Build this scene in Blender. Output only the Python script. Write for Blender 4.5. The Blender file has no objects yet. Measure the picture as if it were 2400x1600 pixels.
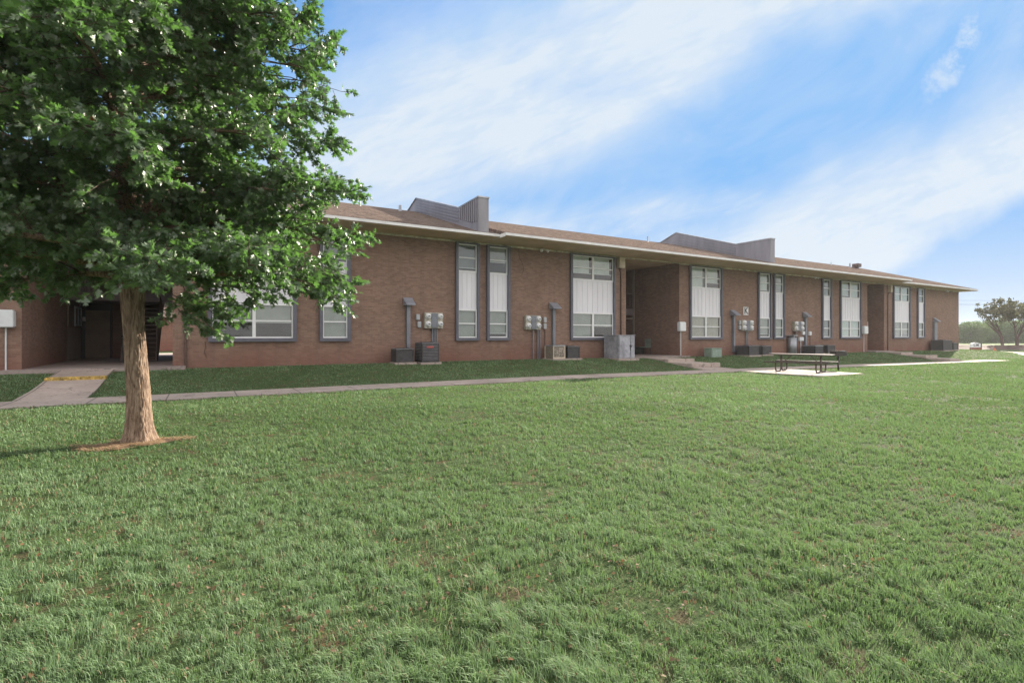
import bpy, bmesh, math, random
import numpy as np
from mathutils import Vector, Matrix, noise
random.seed(7); RNG = np.random.default_rng(11)
R = math.radians
sc = bpy.context.scene
COL = sc.collection

# ------------------------------------------------------------------ camera geometry (facade = plane y 0, x along it)
PX_F, PX_H = 1226.0, 787.0
YAW_C, YAW_S = 0.86074, 0.50905
CAM_D, CAM_Z = 21.525, 1.55
def wx(px, y=0.0):            # x on the plane y=const seen in image column px
    s = (px-1200)/PX_F; t = (CAM_D+y)/(YAW_C-YAW_S*s); return t*(YAW_S+YAW_C*s)
def wz(px, py, y=0.0):
    s = (px-1200)/PX_F; t = (CAM_D+y)/(YAW_C-YAW_S*s); return CAM_Z+(PX_H-py)/PX_F*t

# ------------------------------------------------------------------ terrain
def zlawn(x):
    x = np.asarray(x, float)
    return np.interp(x, [-400, 12, 32, 54, 75, 400], [0, 0, -.15, -.36, -.40, -.60])
def zbase(x):
    x = np.asarray(x, float)
    return np.interp(x, [-400, 14, 25, 46, 63, 80], [.42, .41, .31, .25, .22, -.40])
def terr(x, y):
    x = np.asarray(x, float); y = np.asarray(y, float)
    k = np.clip((y+5.1)/4.6, 0, 1); k = k*k*(3-2*k)
    kb = np.clip((y-14)/20, 0, 1)
    z = zlawn(x)*(1-k)+zbase(x)*k
    z = z*(1-kb)+zlawn(x)*kb
    und = .02*np.sin(x*.9+y*.5)*np.cos(y*.8-x*.3)+.012*np.sin(x*2.3+1)*np.sin(y*1.9)
    far = np.clip((-y-7.0)/1.5, 0, 1)
    return z+und*far
def T(x, y): return float(terr(x, y))

# ------------------------------------------------------------------ mesh helpers
class MB:
    def __init__(s): s.v = []; s.f = []
    def add(s, vs, fs):
        o = len(s.v); s.v += [tuple(v) for v in vs]; s.f += [tuple(i+o for i in f) for f in fs]; return s
    def box(s, x0, x1, y0, y1, z0, z1, m=None):
        vs = [(x0,y0,z0),(x1,y0,z0),(x1,y1,z0),(x0,y1,z0),(x0,y0,z1),(x1,y0,z1),(x1,y1,z1),(x0,y1,z1)]
        if m: vs = [tuple(m @ Vector(v)) for v in vs]
        return s.add(vs, [(0,3,2,1),(4,5,6,7),(0,1,5,4),(1,2,6,5),(2,3,7,6),(3,0,4,7)])
    def bbox(s, x0, x1, y0, y1, z0, z1, b=.01):        # box with bevelled vertical and top edges
        bm = bmesh.new(); bmesh.ops.create_cube(bm, size=1)
        for v in bm.verts: v.co = Vector(((x0+x1)/2+v.co.x*(x1-x0), (y0+y1)/2+v.co.y*(y1-y0), (z0+z1)/2+v.co.z*(z1-z0)))
        bmesh.ops.bevel(bm, geom=list(bm.edges), offset=b, segments=2, affect='EDGES')
        s.bm(bm); return s
    def bm(s, bm):
        bm.verts.index_update()
        s.add([v.co for v in bm.verts], [[v.index for v in f.verts] for f in bm.faces]); bm.free(); return s
    def tube(s, pts, r, n=8, cap=True):
        pts = [Vector(p) for p in pts]; rs = r if isinstance(r, (list, tuple)) else [r]*len(pts)
        vs = []; fs = []; prev = None
        for i, p in enumerate(pts):
            d = (pts[min(i+1, len(pts)-1)]-pts[max(i-1, 0)])
            d = d.normalized() if d.length > 1e-9 else Vector((0,0,1))
            if prev is None:
                a = Vector((1,0,0)) if abs(d.x) < .9 else Vector((0,1,0))
                u = d.cross(a).normalized()
            else:
                u = (prev-d*prev.dot(d)).normalized()
            prev = u; w = d.cross(u)
            for k in range(n):
                a = 2*math.pi*k/n; vs.append(p+(u*math.cos(a)+w*math.sin(a))*rs[i])
        for i in range(len(pts)-1):
            for k in range(n):
                a = i*n+k; b = i*n+(k+1) % n; fs.append((a, b, b+n, a+n))
        if cap: fs.append(tuple(reversed(range(n)))); fs.append(tuple(range((len(pts)-1)*n, len(pts)*n)))
        return s.add(vs, fs)
    def cyl(s, x, y, z0, z1, r, n=16, r2=None):
        return s.tube([(x,y,z0),(x,y,z1)], [r, r if r2 is None else r2], n)
    def quad(s, a, b, c, d): return s.add([a,b,c,d], [(0,1,2,3)])
    def build(s, name, mat, parent=None, smooth=False):
        me = bpy.data.meshes.new(name); me.from_pydata(s.v, [], s.f); me.update()
        if smooth: me.polygons.foreach_set('use_smooth', [True]*len(me.polygons))
        me.materials.append(mat)
        o = bpy.data.objects.new(name, me); COL.objects.link(o)
        if parent is not None:
            o.parent = parent; o.matrix_parent_inverse = Matrix.Translation(-parent_loc(parent))
        return o
def parent_loc(p):
    v = p.location.copy()
    while p.parent is not None:
        p = p.parent; v = p.location.copy() if False else v
    return v
def tag(o, label=None, cat=None, group=None, kind=None):
    if label: o['label'] = label
    if cat: o['category'] = cat
    if group: o['group'] = group
    if kind: o['kind'] = kind
    return o
def empty(name, loc, label, cat, group=None):
    o = bpy.data.objects.new(name, None); COL.objects.link(o); o.location = loc; o.empty_display_size = .1
    return tag(o, label, cat, group)
def np_mesh(name, V, F, mat, parent=None, attr=None):
    """V (n,3); F list of int arrays (m,k)"""
    me = bpy.data.meshes.new(name); V = np.ascontiguousarray(V, np.float32)
    me.vertices.add(len(V)); me.vertices.foreach_set('co', V.ravel())
    loops = np.concatenate([f.ravel() for f in F]).astype(np.int32)
    tot = np.concatenate([np.full(len(f), f.shape[1], np.int32) for f in F])
    st = np.concatenate([[0], np.cumsum(tot)[:-1]]).astype(np.int32)
    me.loops.add(len(loops)); me.loops.foreach_set('vertex_index', loops)
    me.polygons.add(len(tot)); me.polygons.foreach_set('loop_start', st); me.polygons.foreach_set('loop_total', tot)
    if attr is not None:
        for an, av in attr.items():
            a = me.attributes.new(an, 'FLOAT', 'POINT'); a.data.foreach_set('value', av.astype(np.float32))
    me.update(calc_edges=True); me.materials.append(mat)
    o = bpy.data.objects.new(name, me); COL.objects.link(o)
    if parent is not None:
        o.parent = parent; o.matrix_parent_inverse = Matrix.Translation(-parent_loc(parent))
    return o

# ------------------------------------------------------------------ materials
class NT:
    def __init__(s, nt): s.nt = nt; s.n = nt.nodes; s.l = nt.links
    def new(s, t, **k):
        n = s.n.new(t)
        for a, v in k.items():
            if a.startswith('_'): n.inputs[a[1:].replace('_', ' ')].default_value = v
            else: setattr(n, a, v)
        return n
    def ln(s, a, b): s.l.new(a, b)
    def math(s, op, a, b=None, clamp=False):
        n = s.n.new('ShaderNodeMath'); n.operation = op; n.use_clamp = clamp
        for i, v in enumerate((a, b)):
            if v is None: continue
            if isinstance(v, (int, float)): n.inputs[i].default_value = v
            else: s.ln(v, n.inputs[i])
        return n.outputs[0]
    def mix(s, f, a, b, mode='MIX'):
        n = s.n.new('ShaderNodeMix'); n.data_type = 'RGBA'; n.blend_type = mode; n.clamp_factor = True
        for i, v in ((0, f), (6, a), (7, b)):
            if isinstance(v, (int, float)): n.inputs[i].default_value = v
            elif isinstance(v, (tuple, list)): n.inputs[i].default_value = (*v[:3], 1)
            else: s.ln(v, n.inputs[i])
        return n.outputs[2]
    def noise(s, scale, vec=None, detail=3, rough=.55, dist=0.0):
        n = s.n.new('ShaderNodeTexNoise'); n.inputs['Scale'].default_value = scale; n.inputs['Detail'].default_value = detail
        n.inputs['Roughness'].default_value = rough; n.inputs['Distortion'].default_value = dist
        if vec is not None: s.ln(vec, n.inputs['Vector'])
        return n.outputs['Fac']
    def ramp(s, f, stops):
        n = s.n.new('ShaderNodeValToRGB'); e = n.color_ramp.elements
        while len(e) < len(stops): e.new(.5)
        for i, (p, c) in enumerate(stops):
            e[i].position = p; e[i].color = (*c[:3], 1) if isinstance(c, (tuple, list)) else (c, c, c, 1)
        s.ln(f, n.inputs[0]); return n.outputs[0]
    def pos(s, sc_=(1,1,1), rot=(0,0,0)):
        g = s.n.new('ShaderNodeNewGeometry'); m = s.n.new('ShaderNodeMapping'); m.inputs['Scale'].default_value = sc_
        m.inputs['Rotation'].default_value = rot
        s.ln(g.outputs['Position'], m.inputs['Vector']); return m.outputs[0]
    def bump(s, h, st=.3, d=.01):
        n = s.n.new('ShaderNodeBump'); n.inputs['Strength'].default_value = st; n.inputs['Distance'].default_value = d
        s.ln(h, n.inputs['Height']); return n.outputs[0]
def mat(name):
    m = bpy.data.materials.new(name); m.use_nodes = True
    t = NT(m.node_tree); b = m.node_tree.nodes['Principled BSDF']; return m, t, b
def paint(name, c, rough=.5, var=.12, scale=3.0, metal=0, bump=0.0, spec=.5, streak=False):
    m, t, b = mat(name)
    n = t.noise(scale, t.pos((1,1,.25) if streak else (1,1,1)), 5, .65)
    dark = tuple(x*(1-var*1.6) for x in c); lite = tuple(min(1, x*(1+var)) for x in c)
    t.ln(t.ramp(n, [(.3, dark), (.7, lite)]), b.inputs['Base Color'])
    b.inputs['Roughness'].default_value = rough; b.inputs['Metallic'].default_value = metal
    b.inputs['Specular IOR Level'].default_value = spec
    if bump: t.ln(t.bump(t.noise(scale*20, t.pos(), 3), bump, .01), b.inputs['Normal'])
    return m

def brick_material(name, tint=(1,1,1), rake=1.0):
    m, t, b = mat(name)
    g = t.new('ShaderNodeNewGeometry'); sp = t.new('ShaderNodeSeparateXYZ'); t.ln(g.outputs['Position'], sp.inputs[0])
    sn = t.new('ShaderNodeSeparateXYZ'); t.ln(g.outputs['True Normal'], sn.inputs[0])
    side = t.math('GREATER_THAN', t.math('ABSOLUTE', sn.outputs[0]), .5)
    u = t.math('ADD', t.math('MULTIPLY', sp.outputs[0], t.math('SUBTRACT', 1.0, side)), t.math('MULTIPLY', sp.outputs[1], side))
    cb = t.new('ShaderNodeCombineXYZ'); t.ln(u, cb.inputs[0]); t.ln(sp.outputs[2], cb.inputs[1])
    br = t.new('ShaderNodeTexBrick'); t.ln(cb.outputs[0], br.inputs['Vector'])
    br.inputs['Scale'].default_value = 1.0; br.inputs['Brick Width'].default_value = .205; br.inputs['Row Height'].default_value = .068
    br.inputs['Mortar Size'].default_value = .006; br.inputs['Mortar Smooth'].default_value = .3; br.inputs['Bias'].default_value = -.1
    T3 = lambda c: (c[0]*tint[0], c[1]*tint[1], c[2]*tint[2], 1)
    br.inputs['Color1'].default_value = T3((.275, .18, .141)); br.inputs['Color2'].default_value = T3((.195, .122, .096))
    br.inputs['Mortar'].default_value = T3((.265, .185, .15))
    p = t.pos()
    c = t.mix(t.math('MULTIPLY', t.ramp(t.noise(9, p, 2), [(.62, 0.0), (.72, 1.0)]), .55), br.outputs['Color'], T3((.26, .11, .075))[:3])
    c = t.mix(t.math('MULTIPLY', t.ramp(t.noise(7, t.pos((1.2,1.2,3)), 2), [(.60, 0.0), (.70, 1.0)]), .4), c, T3((.13, .085, .07))[:3])
    c = t.mix(.55, c, t.ramp(t.noise(.55, p, 5, .6), [(.25, (.60,.54,.52)), (.5, (1,1,1)), (.75, (1.22,1.2,1.17))]), 'MULTIPLY')
    # damp, redder courses near the foot of the wall
    low = t.math('MULTIPLY', t.ramp(t.math('MULTIPLY', sp.outputs[2], .5), [(.25, 1.0), (.75, 0.0)]), t.math('MULTIPLY', t.noise(.9, t.pos((1,1,.4)), 4), 1.25))
    c = t.mix(low, c, T3((.205, .095, .072))[:3])
    c = t.mix(t.math('MULTIPLY', t.ramp(t.noise(1.6, t.pos((3,3,.12)), 4), [(.5, 0.0), (.75, 1.0)]), .3), c, T3((.13, .10, .09))[:3])
    t.ln(c, b.inputs['Base Color']); b.inputs['Roughness'].default_value = .92; b.inputs['Specular IOR Level'].default_value = .2
    h = t.math('SUBTRACT', t.math('MULTIPLY', t.noise(60, p, 3), .3), t.math('MULTIPLY', br.outputs['Fac'], 1.0))
    t.ln(t.bump(h, .7*rake, .012), b.inputs['Normal'])
    return m

def shingle_material():
    m, t, b = mat('roof_shingle')
    br = t.new('ShaderNodeTexBrick'); t.ln(t.pos(), br.inputs['Vector'])
    br.inputs['Scale'].default_value = 1; br.inputs['Brick Width'].default_value = .30; br.inputs['Row Height'].default_value = .135
    br.inputs['Mortar Size'].default_value = .008; br.inputs['Mortar Smooth'].default_value = .2
    br.inputs['Color1'].default_value = (.20,.152,.128,1); br.inputs['Color2'].default_value = (.105,.083,.073,1); br.inputs['Mortar'].default_value = (.05,.04,.037,1)
    c = t.mix(t.ramp(t.noise(3.2, t.pos((1,2.5,1)), 3), [(.45, 0.0), (.65, .6)]), br.outputs['Color'], (.25,.195,.16))
    c = t.mix(t.ramp(t.noise(5.5, t.pos((1,2.0,1)), 2), [(.55, 0.0), (.68, .7)]), c, (.07,.055,.05))
    c = t.mix(.8, c, t.ramp(t.noise(9, t.pos((1,2.2,1)), 4, .7), [(.35, .55), (.65, 1.35)]), 'MULTIPLY')
    t.ln(c, b.inputs['Base Color']); b.inputs['Roughness'].default_value = 1.0; b.inputs['Specular IOR Level'].default_value = 0.0
    h = t.math('SUBTRACT', t.noise(8, t.pos((1,3,1)), 4), t.math('MULTIPLY', br.outputs['Fac'], .8))
    t.ln(t.bump(h, .45, .02), b.inputs['Normal'])
    return m

def concrete_material(name, c, joint=None, stain=.5):
    m, t, b = mat(name)
    p = t.pos()
    k = t.ramp(t.noise(.8, p, 6, .65), [(.3, tuple(x*.72 for x in c)), (.7, tuple(min(1, x*1.12) for x in c))])
    k = t.mix(stain, k, t.ramp(t.noise(14, p, 4, .7), [(.35, (.75,.72,.70)), (.6, (1.05,1.05,1.05))]), 'MULTIPLY')
    if joint:
        g = t.new('ShaderNodeNewGeometry'); s = t.new('ShaderNodeSeparateXYZ'); t.ln(g.outputs['Position'], s.inputs[0])
        f = t.math('ABSOLUTE', t.math('SUBTRACT', t.math('FRACT', t.math('MULTIPLY', s.outputs[joint[0]], 1/joint[1])), .5))
        j = t.math('LESS_THAN', f, .011)
        k = t.mix(t.math('MULTIPLY', j, .75), k, (.07,.06,.05))
    # hairline cracks
    vo = t.new('ShaderNodeTexVoronoi', feature='DISTANCE_TO_EDGE'); vo.inputs['Scale'].default_value = .45
    mx = t.new('ShaderNodeVectorMath', operation='ADD'); t.ln(p, mx.inputs[0])
    nn = t.new('ShaderNodeTexNoise'); nn.inputs['Scale'].default_value = 2.5; t.ln(p, nn.inputs['Vector']); t.ln(nn.outputs['Color'], mx.inputs[1])
    t.ln(mx.outputs[0], vo.inputs['Vector'])
    k = t.mix(t.math('MULTIPLY', t.math('LESS_THAN', vo.outputs['Distance'], .008), .6), k, (.09,.08,.07))
    t.ln(k, b.inputs['Base Color']); b.inputs['Roughness'].default_value = .9
    t.ln(t.bump(t.noise(90, p, 3), .25, .01), b.inputs['Normal'])
    return m

def blinds_material(name, c):
    m, t, b = mat(name)
    g = t.new('ShaderNodeNewGeometry'); s = t.new('ShaderNodeSeparateXYZ'); t.ln(g.outputs['Position'], s.inputs[0])
    f = t.math('FRACT', t.math('MULTIPLY', s.outputs[2], 1/.045))
    k = t.mix(t.ramp(f, [(.0, .75), (.25, 0.0), (1, .15)]), c, tuple(x*.45 for x in c))
    k = t.mix(.5, k, t.ramp(t.noise(1.7, t.pos(), 3), [(.3, .7), (.7, 1.12)]), 'MULTIPLY')
    t.ln(k, b.inputs['Base Color']); b.inputs['Roughness'].default_value = .6
    t.ln(t.bump(f, .3, .01), b.inputs['Normal'])
    return m

def glass_material():
    m, t, b = mat('window_glass'); t.n.remove(b); out = t.n['Material Output']
    tr = t.new('ShaderNodeBsdfTransparent'); tr.inputs[0].default_value = (.86,.88,.87,1)
    gl = t.new('ShaderNodeBsdfGlossy'); gl.inputs['Roughness'].default_value = .02; gl.inputs['Color'].default_value = (.85,.87,.9,1)
    t.ln(t.bump(t.noise(1.3, t.pos(), 2), .12, .02), gl.inputs['Normal'])
    g = t.new('ShaderNodeNewGeometry'); dp = t.new('ShaderNodeVectorMath', operation='DOT_PRODUCT'); t.ln(g.outputs['Normal'], dp.inputs[0]); t.ln(g.outputs['Incoming'], dp.inputs[1])
    f0 = t.math('POWER', t.math('SUBTRACT', 1.0, t.math('ABSOLUTE', dp.outputs['Value']), True), 5.0)
    f0 = t.math('ADD', t.math('MULTIPLY', f0, .85), .045)
    mx = t.new('ShaderNodeMixShader'); t.ln(f0, mx.inputs[0]); t.ln(tr.outputs[0], mx.inputs[1]); t.ln(gl.outputs[0], mx.inputs[2])
    t.ln(mx.outputs[0], out.inputs[0]); return m

def leaf_material(name, dark, lite, trans, brown=(.30,.11,.03), rough=.36, tw=.35, spec=.5):
    m, t, b = mat(name); out = t.n['Material Output']
    a = t.new('ShaderNodeAttribute', attribute_name='rnd')
    f = a.outputs['Fac']
    c = t.ramp(f, [(0, dark), (.9, lite), (.955, lite), (.96, brown)])
    t.ln(c, b.inputs['Base Color']); b.inputs['Roughness'].default_value = rough; b.inputs['Specular IOR Level'].default_value = spec
    tl = t.new('ShaderNodeBsdfTranslucent'); t.ln(t.mix(t.math('GREATER_THAN', f, .955), trans, brown), tl.inputs['Color'])
    mx = t.new('ShaderNodeMixShader'); mx.inputs[0].default_value = tw
    t.ln(b.outputs[0], mx.inputs[1]); t.ln(tl.outputs[0], mx.inputs[2]); t.ln(mx.outputs[0], out.inputs[0])
    return m

def bark_material(name, c0, c1, c2):
    m, t, b = mat(name)
    p = t.pos((1,1,.16))
    f = t.noise(34, p, 5, .65, .6)
    c = t.ramp(f, [(.34, c0), (.52, c1), (.72, c2)])
    c = t.mix(.5, c, t.ramp(t.noise(4, t.pos((1,1,.6)), 4), [(.3, .75), (.7, 1.15)]), 'MULTIPLY')
    t.ln(c, b.inputs['Base Color']); b.inputs['Roughness'].default_value = .95; b.inputs['Specular IOR Level'].default_value = .15
    t.ln(t.bump(f, .9, .02), b.inputs['Normal'])
    return m

M = {}
M['brick'] = brick_material('brown_brick')
M['brick_far'] = brick_material('red_brick_far', (1.2,1.0,.95))
M['shingle'] = shingle_material()
M['white'] = paint('white_trim', (.74,.74,.75), .45, .05, 2)
M['fascia'] = paint('fascia_white', (.68,.67,.67), .6, .1, 1.5)
M['panel'] = paint('white_panel', (.70,.69,.74), .55, .07, 1.3, streak=True)
M['surround'] = paint('slate_surround', (.105,.105,.135), .55, .12, 4)
M['soffit'] = paint('tan_soffit', (.58,.43,.29), .8, .12, 1.2)
M['trim'] = paint('peeling_trim', (.60,.56,.46), .8, .35, 2.5)
M['grey_metal'] = paint('grey_metal', (.17,.18,.21), .45, .15, 3, .3)
M['screen'] = paint('roof_screen_grey', (.235,.225,.255), .5, .14, 2, .1, streak=True)
M['hood'] = paint('duct_hood', (.27,.28,.33), .45, .12, 4, .2)
M['duct'] = paint('painted_duct', (.19,.195,.225), .45, .18, 5, .2, streak=True)
M['galv'] = paint('galvanised', (.36,.37,.40), .45, .2, 4, .5, streak=True)
M['cabinet'] = paint('weathered_cabinet', (.33,.33,.37), .6, .28, 3, .2, bump=.1)
M['dark_unit'] = paint('dark_unit', (.045,.042,.045), .6, .25, 6)
M['unit_cap'] = paint('unit_cap', (.14,.135,.145), .5, .2, 5)
M['beige'] = paint('beige_metal', (.52,.44,.34), .6, .15, 4)
M['box_white'] = paint('box_white', (.66,.68,.70), .45, .06, 3)
M['box_grey'] = paint('box_grey', (.38,.40,.42), .5, .12, 4)
M['meter_back'] = paint('meter_backing', (.40,.38,.32), .55, .25, 8, .3)
M['green_box'] = paint('green_box', (.23,.30,.25), .6, .15, 4)
M['brown_metal'] = paint('brown_metal', (.095,.055,.045), .5, .2, 6)
M['table'] = paint('table_brown', (.06,.036,.03), .45, .2, 6)
M['grill'] = paint('grill_black', (.03,.024,.022), .5, .3, 9)
M['door'] = paint('brown_door', (.17,.115,.08), .6, .15, 2)
M['black'] = paint('black_paint', (.015,.014,.014), .6, .2, 4)
M['corr'] = paint('corrugated_tan', (.24,.19,.155), .6, .15, 3, streak=True)
M['corr_grey'] = paint('corrugated_mauve', (.17,.135,.145), .6, .15, 3, streak=True)
M['red'] = paint('red_badge', (.42,.09,.08), .5, .1, 5)
M['orange'] = paint('orange_plastic', (.65,.16,.04), .5, .1, 5)
M['yellow'] = paint('yellow_paint', (.50,.34,.09), .8, .6, 14)
M['ink'] = paint('sign_ink', (.025,.03,.05), .5, .1, 5)
M['interior'] = paint('interior_paint', (.20,.18,.16), .9, .1, 1)
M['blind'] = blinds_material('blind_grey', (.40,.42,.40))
M['blind_lit'] = blinds_material('blind_sunlit', (.74,.80,.77))  # paler slat colour paints in the sunlight on these blinds
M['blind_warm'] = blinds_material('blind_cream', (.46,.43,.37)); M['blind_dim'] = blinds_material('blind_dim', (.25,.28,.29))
M['glass'] = glass_material()
M['walk'] = concrete_material('sidewalk_concrete', (.40,.33,.29), (0, 1.5))
M['pad'] = concrete_material('pad_concrete', (.50,.43,.37))
M['slab'] = concrete_material('slab_concrete', (.33,.27,.25), (1, 1.6))
M['asphalt'] = concrete_material('asphalt', (.30,.27,.26))

def ground_material():
    m, t, b = mat('lawn_soil'); p = t.pos()
    c = t.ramp(t.noise(1.1, p, 6, .65), [(.3, (.030,.055,.020)), (.55, (.052,.085,.030)), (.75, (.075,.10,.04))])
    c = t.mix(t.ramp(t.noise(55, p, 4, .7), [(.35, 0.0), (.7, .8)]), c, (.10,.14,.055))
    c = t.mix(t.ramp(t.noise(3, p, 5, .6), [(.54, 0.0), (.64, .75)]), c, (.12,.085,.055))
    g = t.new('ShaderNodeNewGeometry'); s = t.new('ShaderNodeSeparateXYZ'); t.ln(g.outputs['Position'], s.inputs[0])
    far = t.math('GREATER_THAN', s.outputs[0], 92.0)
    field = t.ramp(t.noise(.12, p, 6, .7), [(.35, (.08,.14,.05)), (.55, (.15,.20,.08)), (.7, (.20,.19,.10))])
    c = t.mix(far, c, field)
    t.ln(c, b.inputs['Base Color']); b.inputs['Roughness'].default_value = 1; b.inputs['Specular IOR Level'].default_value = .1
    t.ln(t.bump(t.noise(40, p, 4, .7), .9, .05), b.inputs['Normal'])
    return m
M['ground'] = ground_material()
M['dirt'] = paint('red_dirt', (.10,.058,.042), .95, .35, .7, bump=.3)
M['soil'] = paint('bare_soil', (.22,.14,.09), .95, .35, 9, bump=.5)
M['blade'] = leaf_material('grass_blade', (.062,.115,.054), (.25,.35,.195), (.18,.30,.08), (.27,.21,.13), .65, .28, .10)
M['straw'] = leaf_material('straw', (.34,.22,.13), (.58,.42,.27), (.45,.32,.18), (.25,.14,.07), .8, .2, .2)
M['litter'] = leaf_material('fallen_leaf', (.09,.055,.035), (.25,.165,.10), (.2,.12,.06), (.22,.11,.055), .7, .25, .3)
M['oak_leaf'] = leaf_material('oak_leaf', (.046,.074,.042), (.130,.175,.098), (.15,.34,.06), (.42,.13,.03), .40, .32, .8)
M['bark'] = bark_material('oak_bark', (.085,.056,.04), (.235,.165,.12), (.38,.29,.22))
M['twig'] = paint('twig_bark', (.10,.07,.055), .9, .2, 6)
M['far_leaf'] = leaf_material('far_leaf', (.045,.05,.028), (.11,.10,.055), (.12,.13,.05), (.18,.10,.06), .6, .3, .3)
M['hedge_leaf'] = leaf_material('hedge_leaf', (.075,.125,.05), (.15,.23,.09), (.16,.26,.07), (.2,.17,.08), .6, .3, .3)

# ------------------------------------------------------------------ world, sun, camera
SUN_AZ = (.958, .286); SUN_EL = R(20)
w = bpy.data.worlds.new('World'); sc.world = w; w.use_nodes = True
t = NT(w.node_tree); bg = t.n['Background']
sky = t.new('ShaderNodeTexSky'); sky.sky_type = 'NISHITA'; sky.sun_disc = False
sky.sun_elevation = SUN_EL; sky.sun_rotation = math.atan2(SUN_AZ[0], SUN_AZ[1])
sky.altitude = 900; sky.air_density = 1.0; sky.dust_density = .35; sky.ozone_density = 2.2
tc = t.new('ShaderNodeTexCoord'); D = tc.outputs['Generated']
def dot(v):
    n = t.new('ShaderNodeVectorMath', operation='DOT_PRODUCT'); t.ln(D, n.inputs[0]); n.inputs[1].default_value = v; return n.outputs['Value']
# bearings of the cirrus bands measured from the north-east-ish bearing they drift across
fw = t.math('MAXIMUM', dot((YAW_S, YAW_C, 0)), .05); rt = dot((YAW_C, -YAW_S, 0)); up = dot((0, 0, 1))
U = t.math('DIVIDE', rt, fw); Vv = t.math('DIVIDE', up, fw)
cb = t.new('ShaderNodeCombineXYZ'); t.ln(U, cb.inputs[0]); t.ln(Vv, cb.inputs[1])
def streak(ang, sx, sy, scale, detail=8, rough=.6, dist=.4, off=0):
    mp = t.new('ShaderNodeMapping'); mp.vector_type = 'TEXTURE'
    mp.inputs['Rotation'].default_value = (0, 0, R(ang)); mp.inputs['Scale'].default_value = (sx, sy, 1); mp.inputs['Location'].default_value = (off, off*.7, 0)
    t.ln(cb.outputs[0], mp.inputs['Vector']); return t.noise(scale, mp.outputs[0], detail, rough, dist)
def band(ang, c0, half, soft_lo, soft_hi):
    # signed distance across a line at angle ang through (c0) in bearing space
    nx, ny = -math.sin(R(ang)), math.cos(R(ang))
    d = t.math('ADD', t.math('MULTIPLY', U, nx), t.math('MULTIPLY', Vv, ny))
    d = t.math('SUBTRACT', d, nx*c0[0]+ny*c0[1])
    wob = t.math('MULTIPLY', t.math('SUBTRACT', t.noise(2.3, cb.outputs[0], 4, .55), .5), .22)
    d = t.math('ADD', d, wob)
    a = t.new('ShaderNodeMapRange', interpolation_type='SMOOTHSTEP'); t.ln(d, a.inputs[0]); a.inputs[1].default_value = -half-soft_lo; a.inputs[2].default_value = -half+soft_lo*.2
    b_ = t.new('ShaderNodeMapRange', interpolation_type='SMOOTHSTEP'); t.ln(d, b_.inputs[0]); b_.inputs[1].default_value = half; b_.inputs[2].default_value = half+soft_hi
    return t.math('MULTIPLY', a.outputs[0], t.math('SUBTRACT', 1.0, b_.outputs[0]))
b1 = band(26, (.10, .46), .07, .10, .22)
b2 = band(21, (.80, .235), .035, .06, .20)
b3 = band(8, (.25, .215), .01, .05, .07)
f1 = streak(27, 1.0, .32, 2.6); f2 = streak(20, 1.0, .22, 7.0, 6, .65, .8, 3.1); f3 = streak(40, .8, .5, 1.7, 6, .6, 1.0, 8.2)
cl = t.math('MULTIPLY', b1, t.ramp(f1, [(.22, .35), (.62, 1.0)]))
cl = t.math('MAXIMUM', cl, t.math('MULTIPLY', b2, t.ramp(f1, [(.25, .4), (.6, 1.0)])))
cl = t.math('MAXIMUM', cl, t.math('MULTIPLY', b3, t.math('MULTIPLY', f2, 1.0)))
cl = t.math('ADD', cl, t.math('MULTIPLY', t.ramp(f3, [(.38, 0.0), (.72, 1.0)]), .50))
f4 = streak(24, 1.0, .30, 22.0, 5, .7, 1.2, 5.3)
# a brighter feathered wisp high in the east
rx = t.math('SUBTRACT', U, .855); ry = t.math('SUBTRACT', Vv, .545)
w1 = t.math('ADD', t.math('MULTIPLY', rx, .55), t.math('MULTIPLY', ry, .83)); w2 = t.math('SUBTRACT', t.math('MULTIPLY', rx, .83), t.math('MULTIPLY', ry, .55))
w2 = t.math('ADD', w2, t.math('MULTIPLY', t.math('SUBTRACT', t.noise(9, cb.outputs[0], 5, .6), .5), .10))
rr = t.math('ADD', t.math('MULTIPLY', t.math('MULTIPLY', w1, w1), 55), t.math('MULTIPLY', t.math('MULTIPLY', w2, w2), 900))
cl = t.math('MAXIMUM', cl, t.math('MULTIPLY', t.math('SUBTRACT', 1.0, rr, True), t.ramp(t.noise(14, cb.outputs[0], 6, .7), [(.38, 0.0), (.6, .95)])))
cl = t.math('MULTIPLY', cl, t.ramp(f2, [(.25, .75), (.6, 1.0)]))
cl = t.math('MULTIPLY', cl, t.ramp(f4, [(.3, .92), (.6, 1.0)]))
hz = t.new('ShaderNodeMapRange', interpolation_type='SMOOTHSTEP'); t.ln(up, hz.inputs[0]); hz.inputs[1].default_value = .24; hz.inputs[2].default_value = -.02
cl = t.math('MAXIMUM', cl, t.math('MULTIPLY', hz.outputs[0], .85), True)
CLOUD = (3.05, 3.35, 3.65)
skc = t.mix(1.0, t.mix(1.0, sky.outputs[0], (.80, .98, 1.05), 'MULTIPLY'), (1.0, 2.08, 3.7), 'DARKEN')
skn = t.mix(t.math('MULTIPLY', cl, .92), skc, CLOUD)
# unseen bright cloud added behind and above the camera to fill the shaded facade
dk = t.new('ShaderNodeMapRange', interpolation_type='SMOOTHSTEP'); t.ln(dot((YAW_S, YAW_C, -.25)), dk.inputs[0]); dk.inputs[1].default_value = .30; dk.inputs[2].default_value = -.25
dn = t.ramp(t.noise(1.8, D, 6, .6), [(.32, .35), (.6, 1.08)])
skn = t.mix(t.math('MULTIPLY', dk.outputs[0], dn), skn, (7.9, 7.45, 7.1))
t.ln(skn, bg.inputs[0]); bg.inputs[1].default_value = .09

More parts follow.
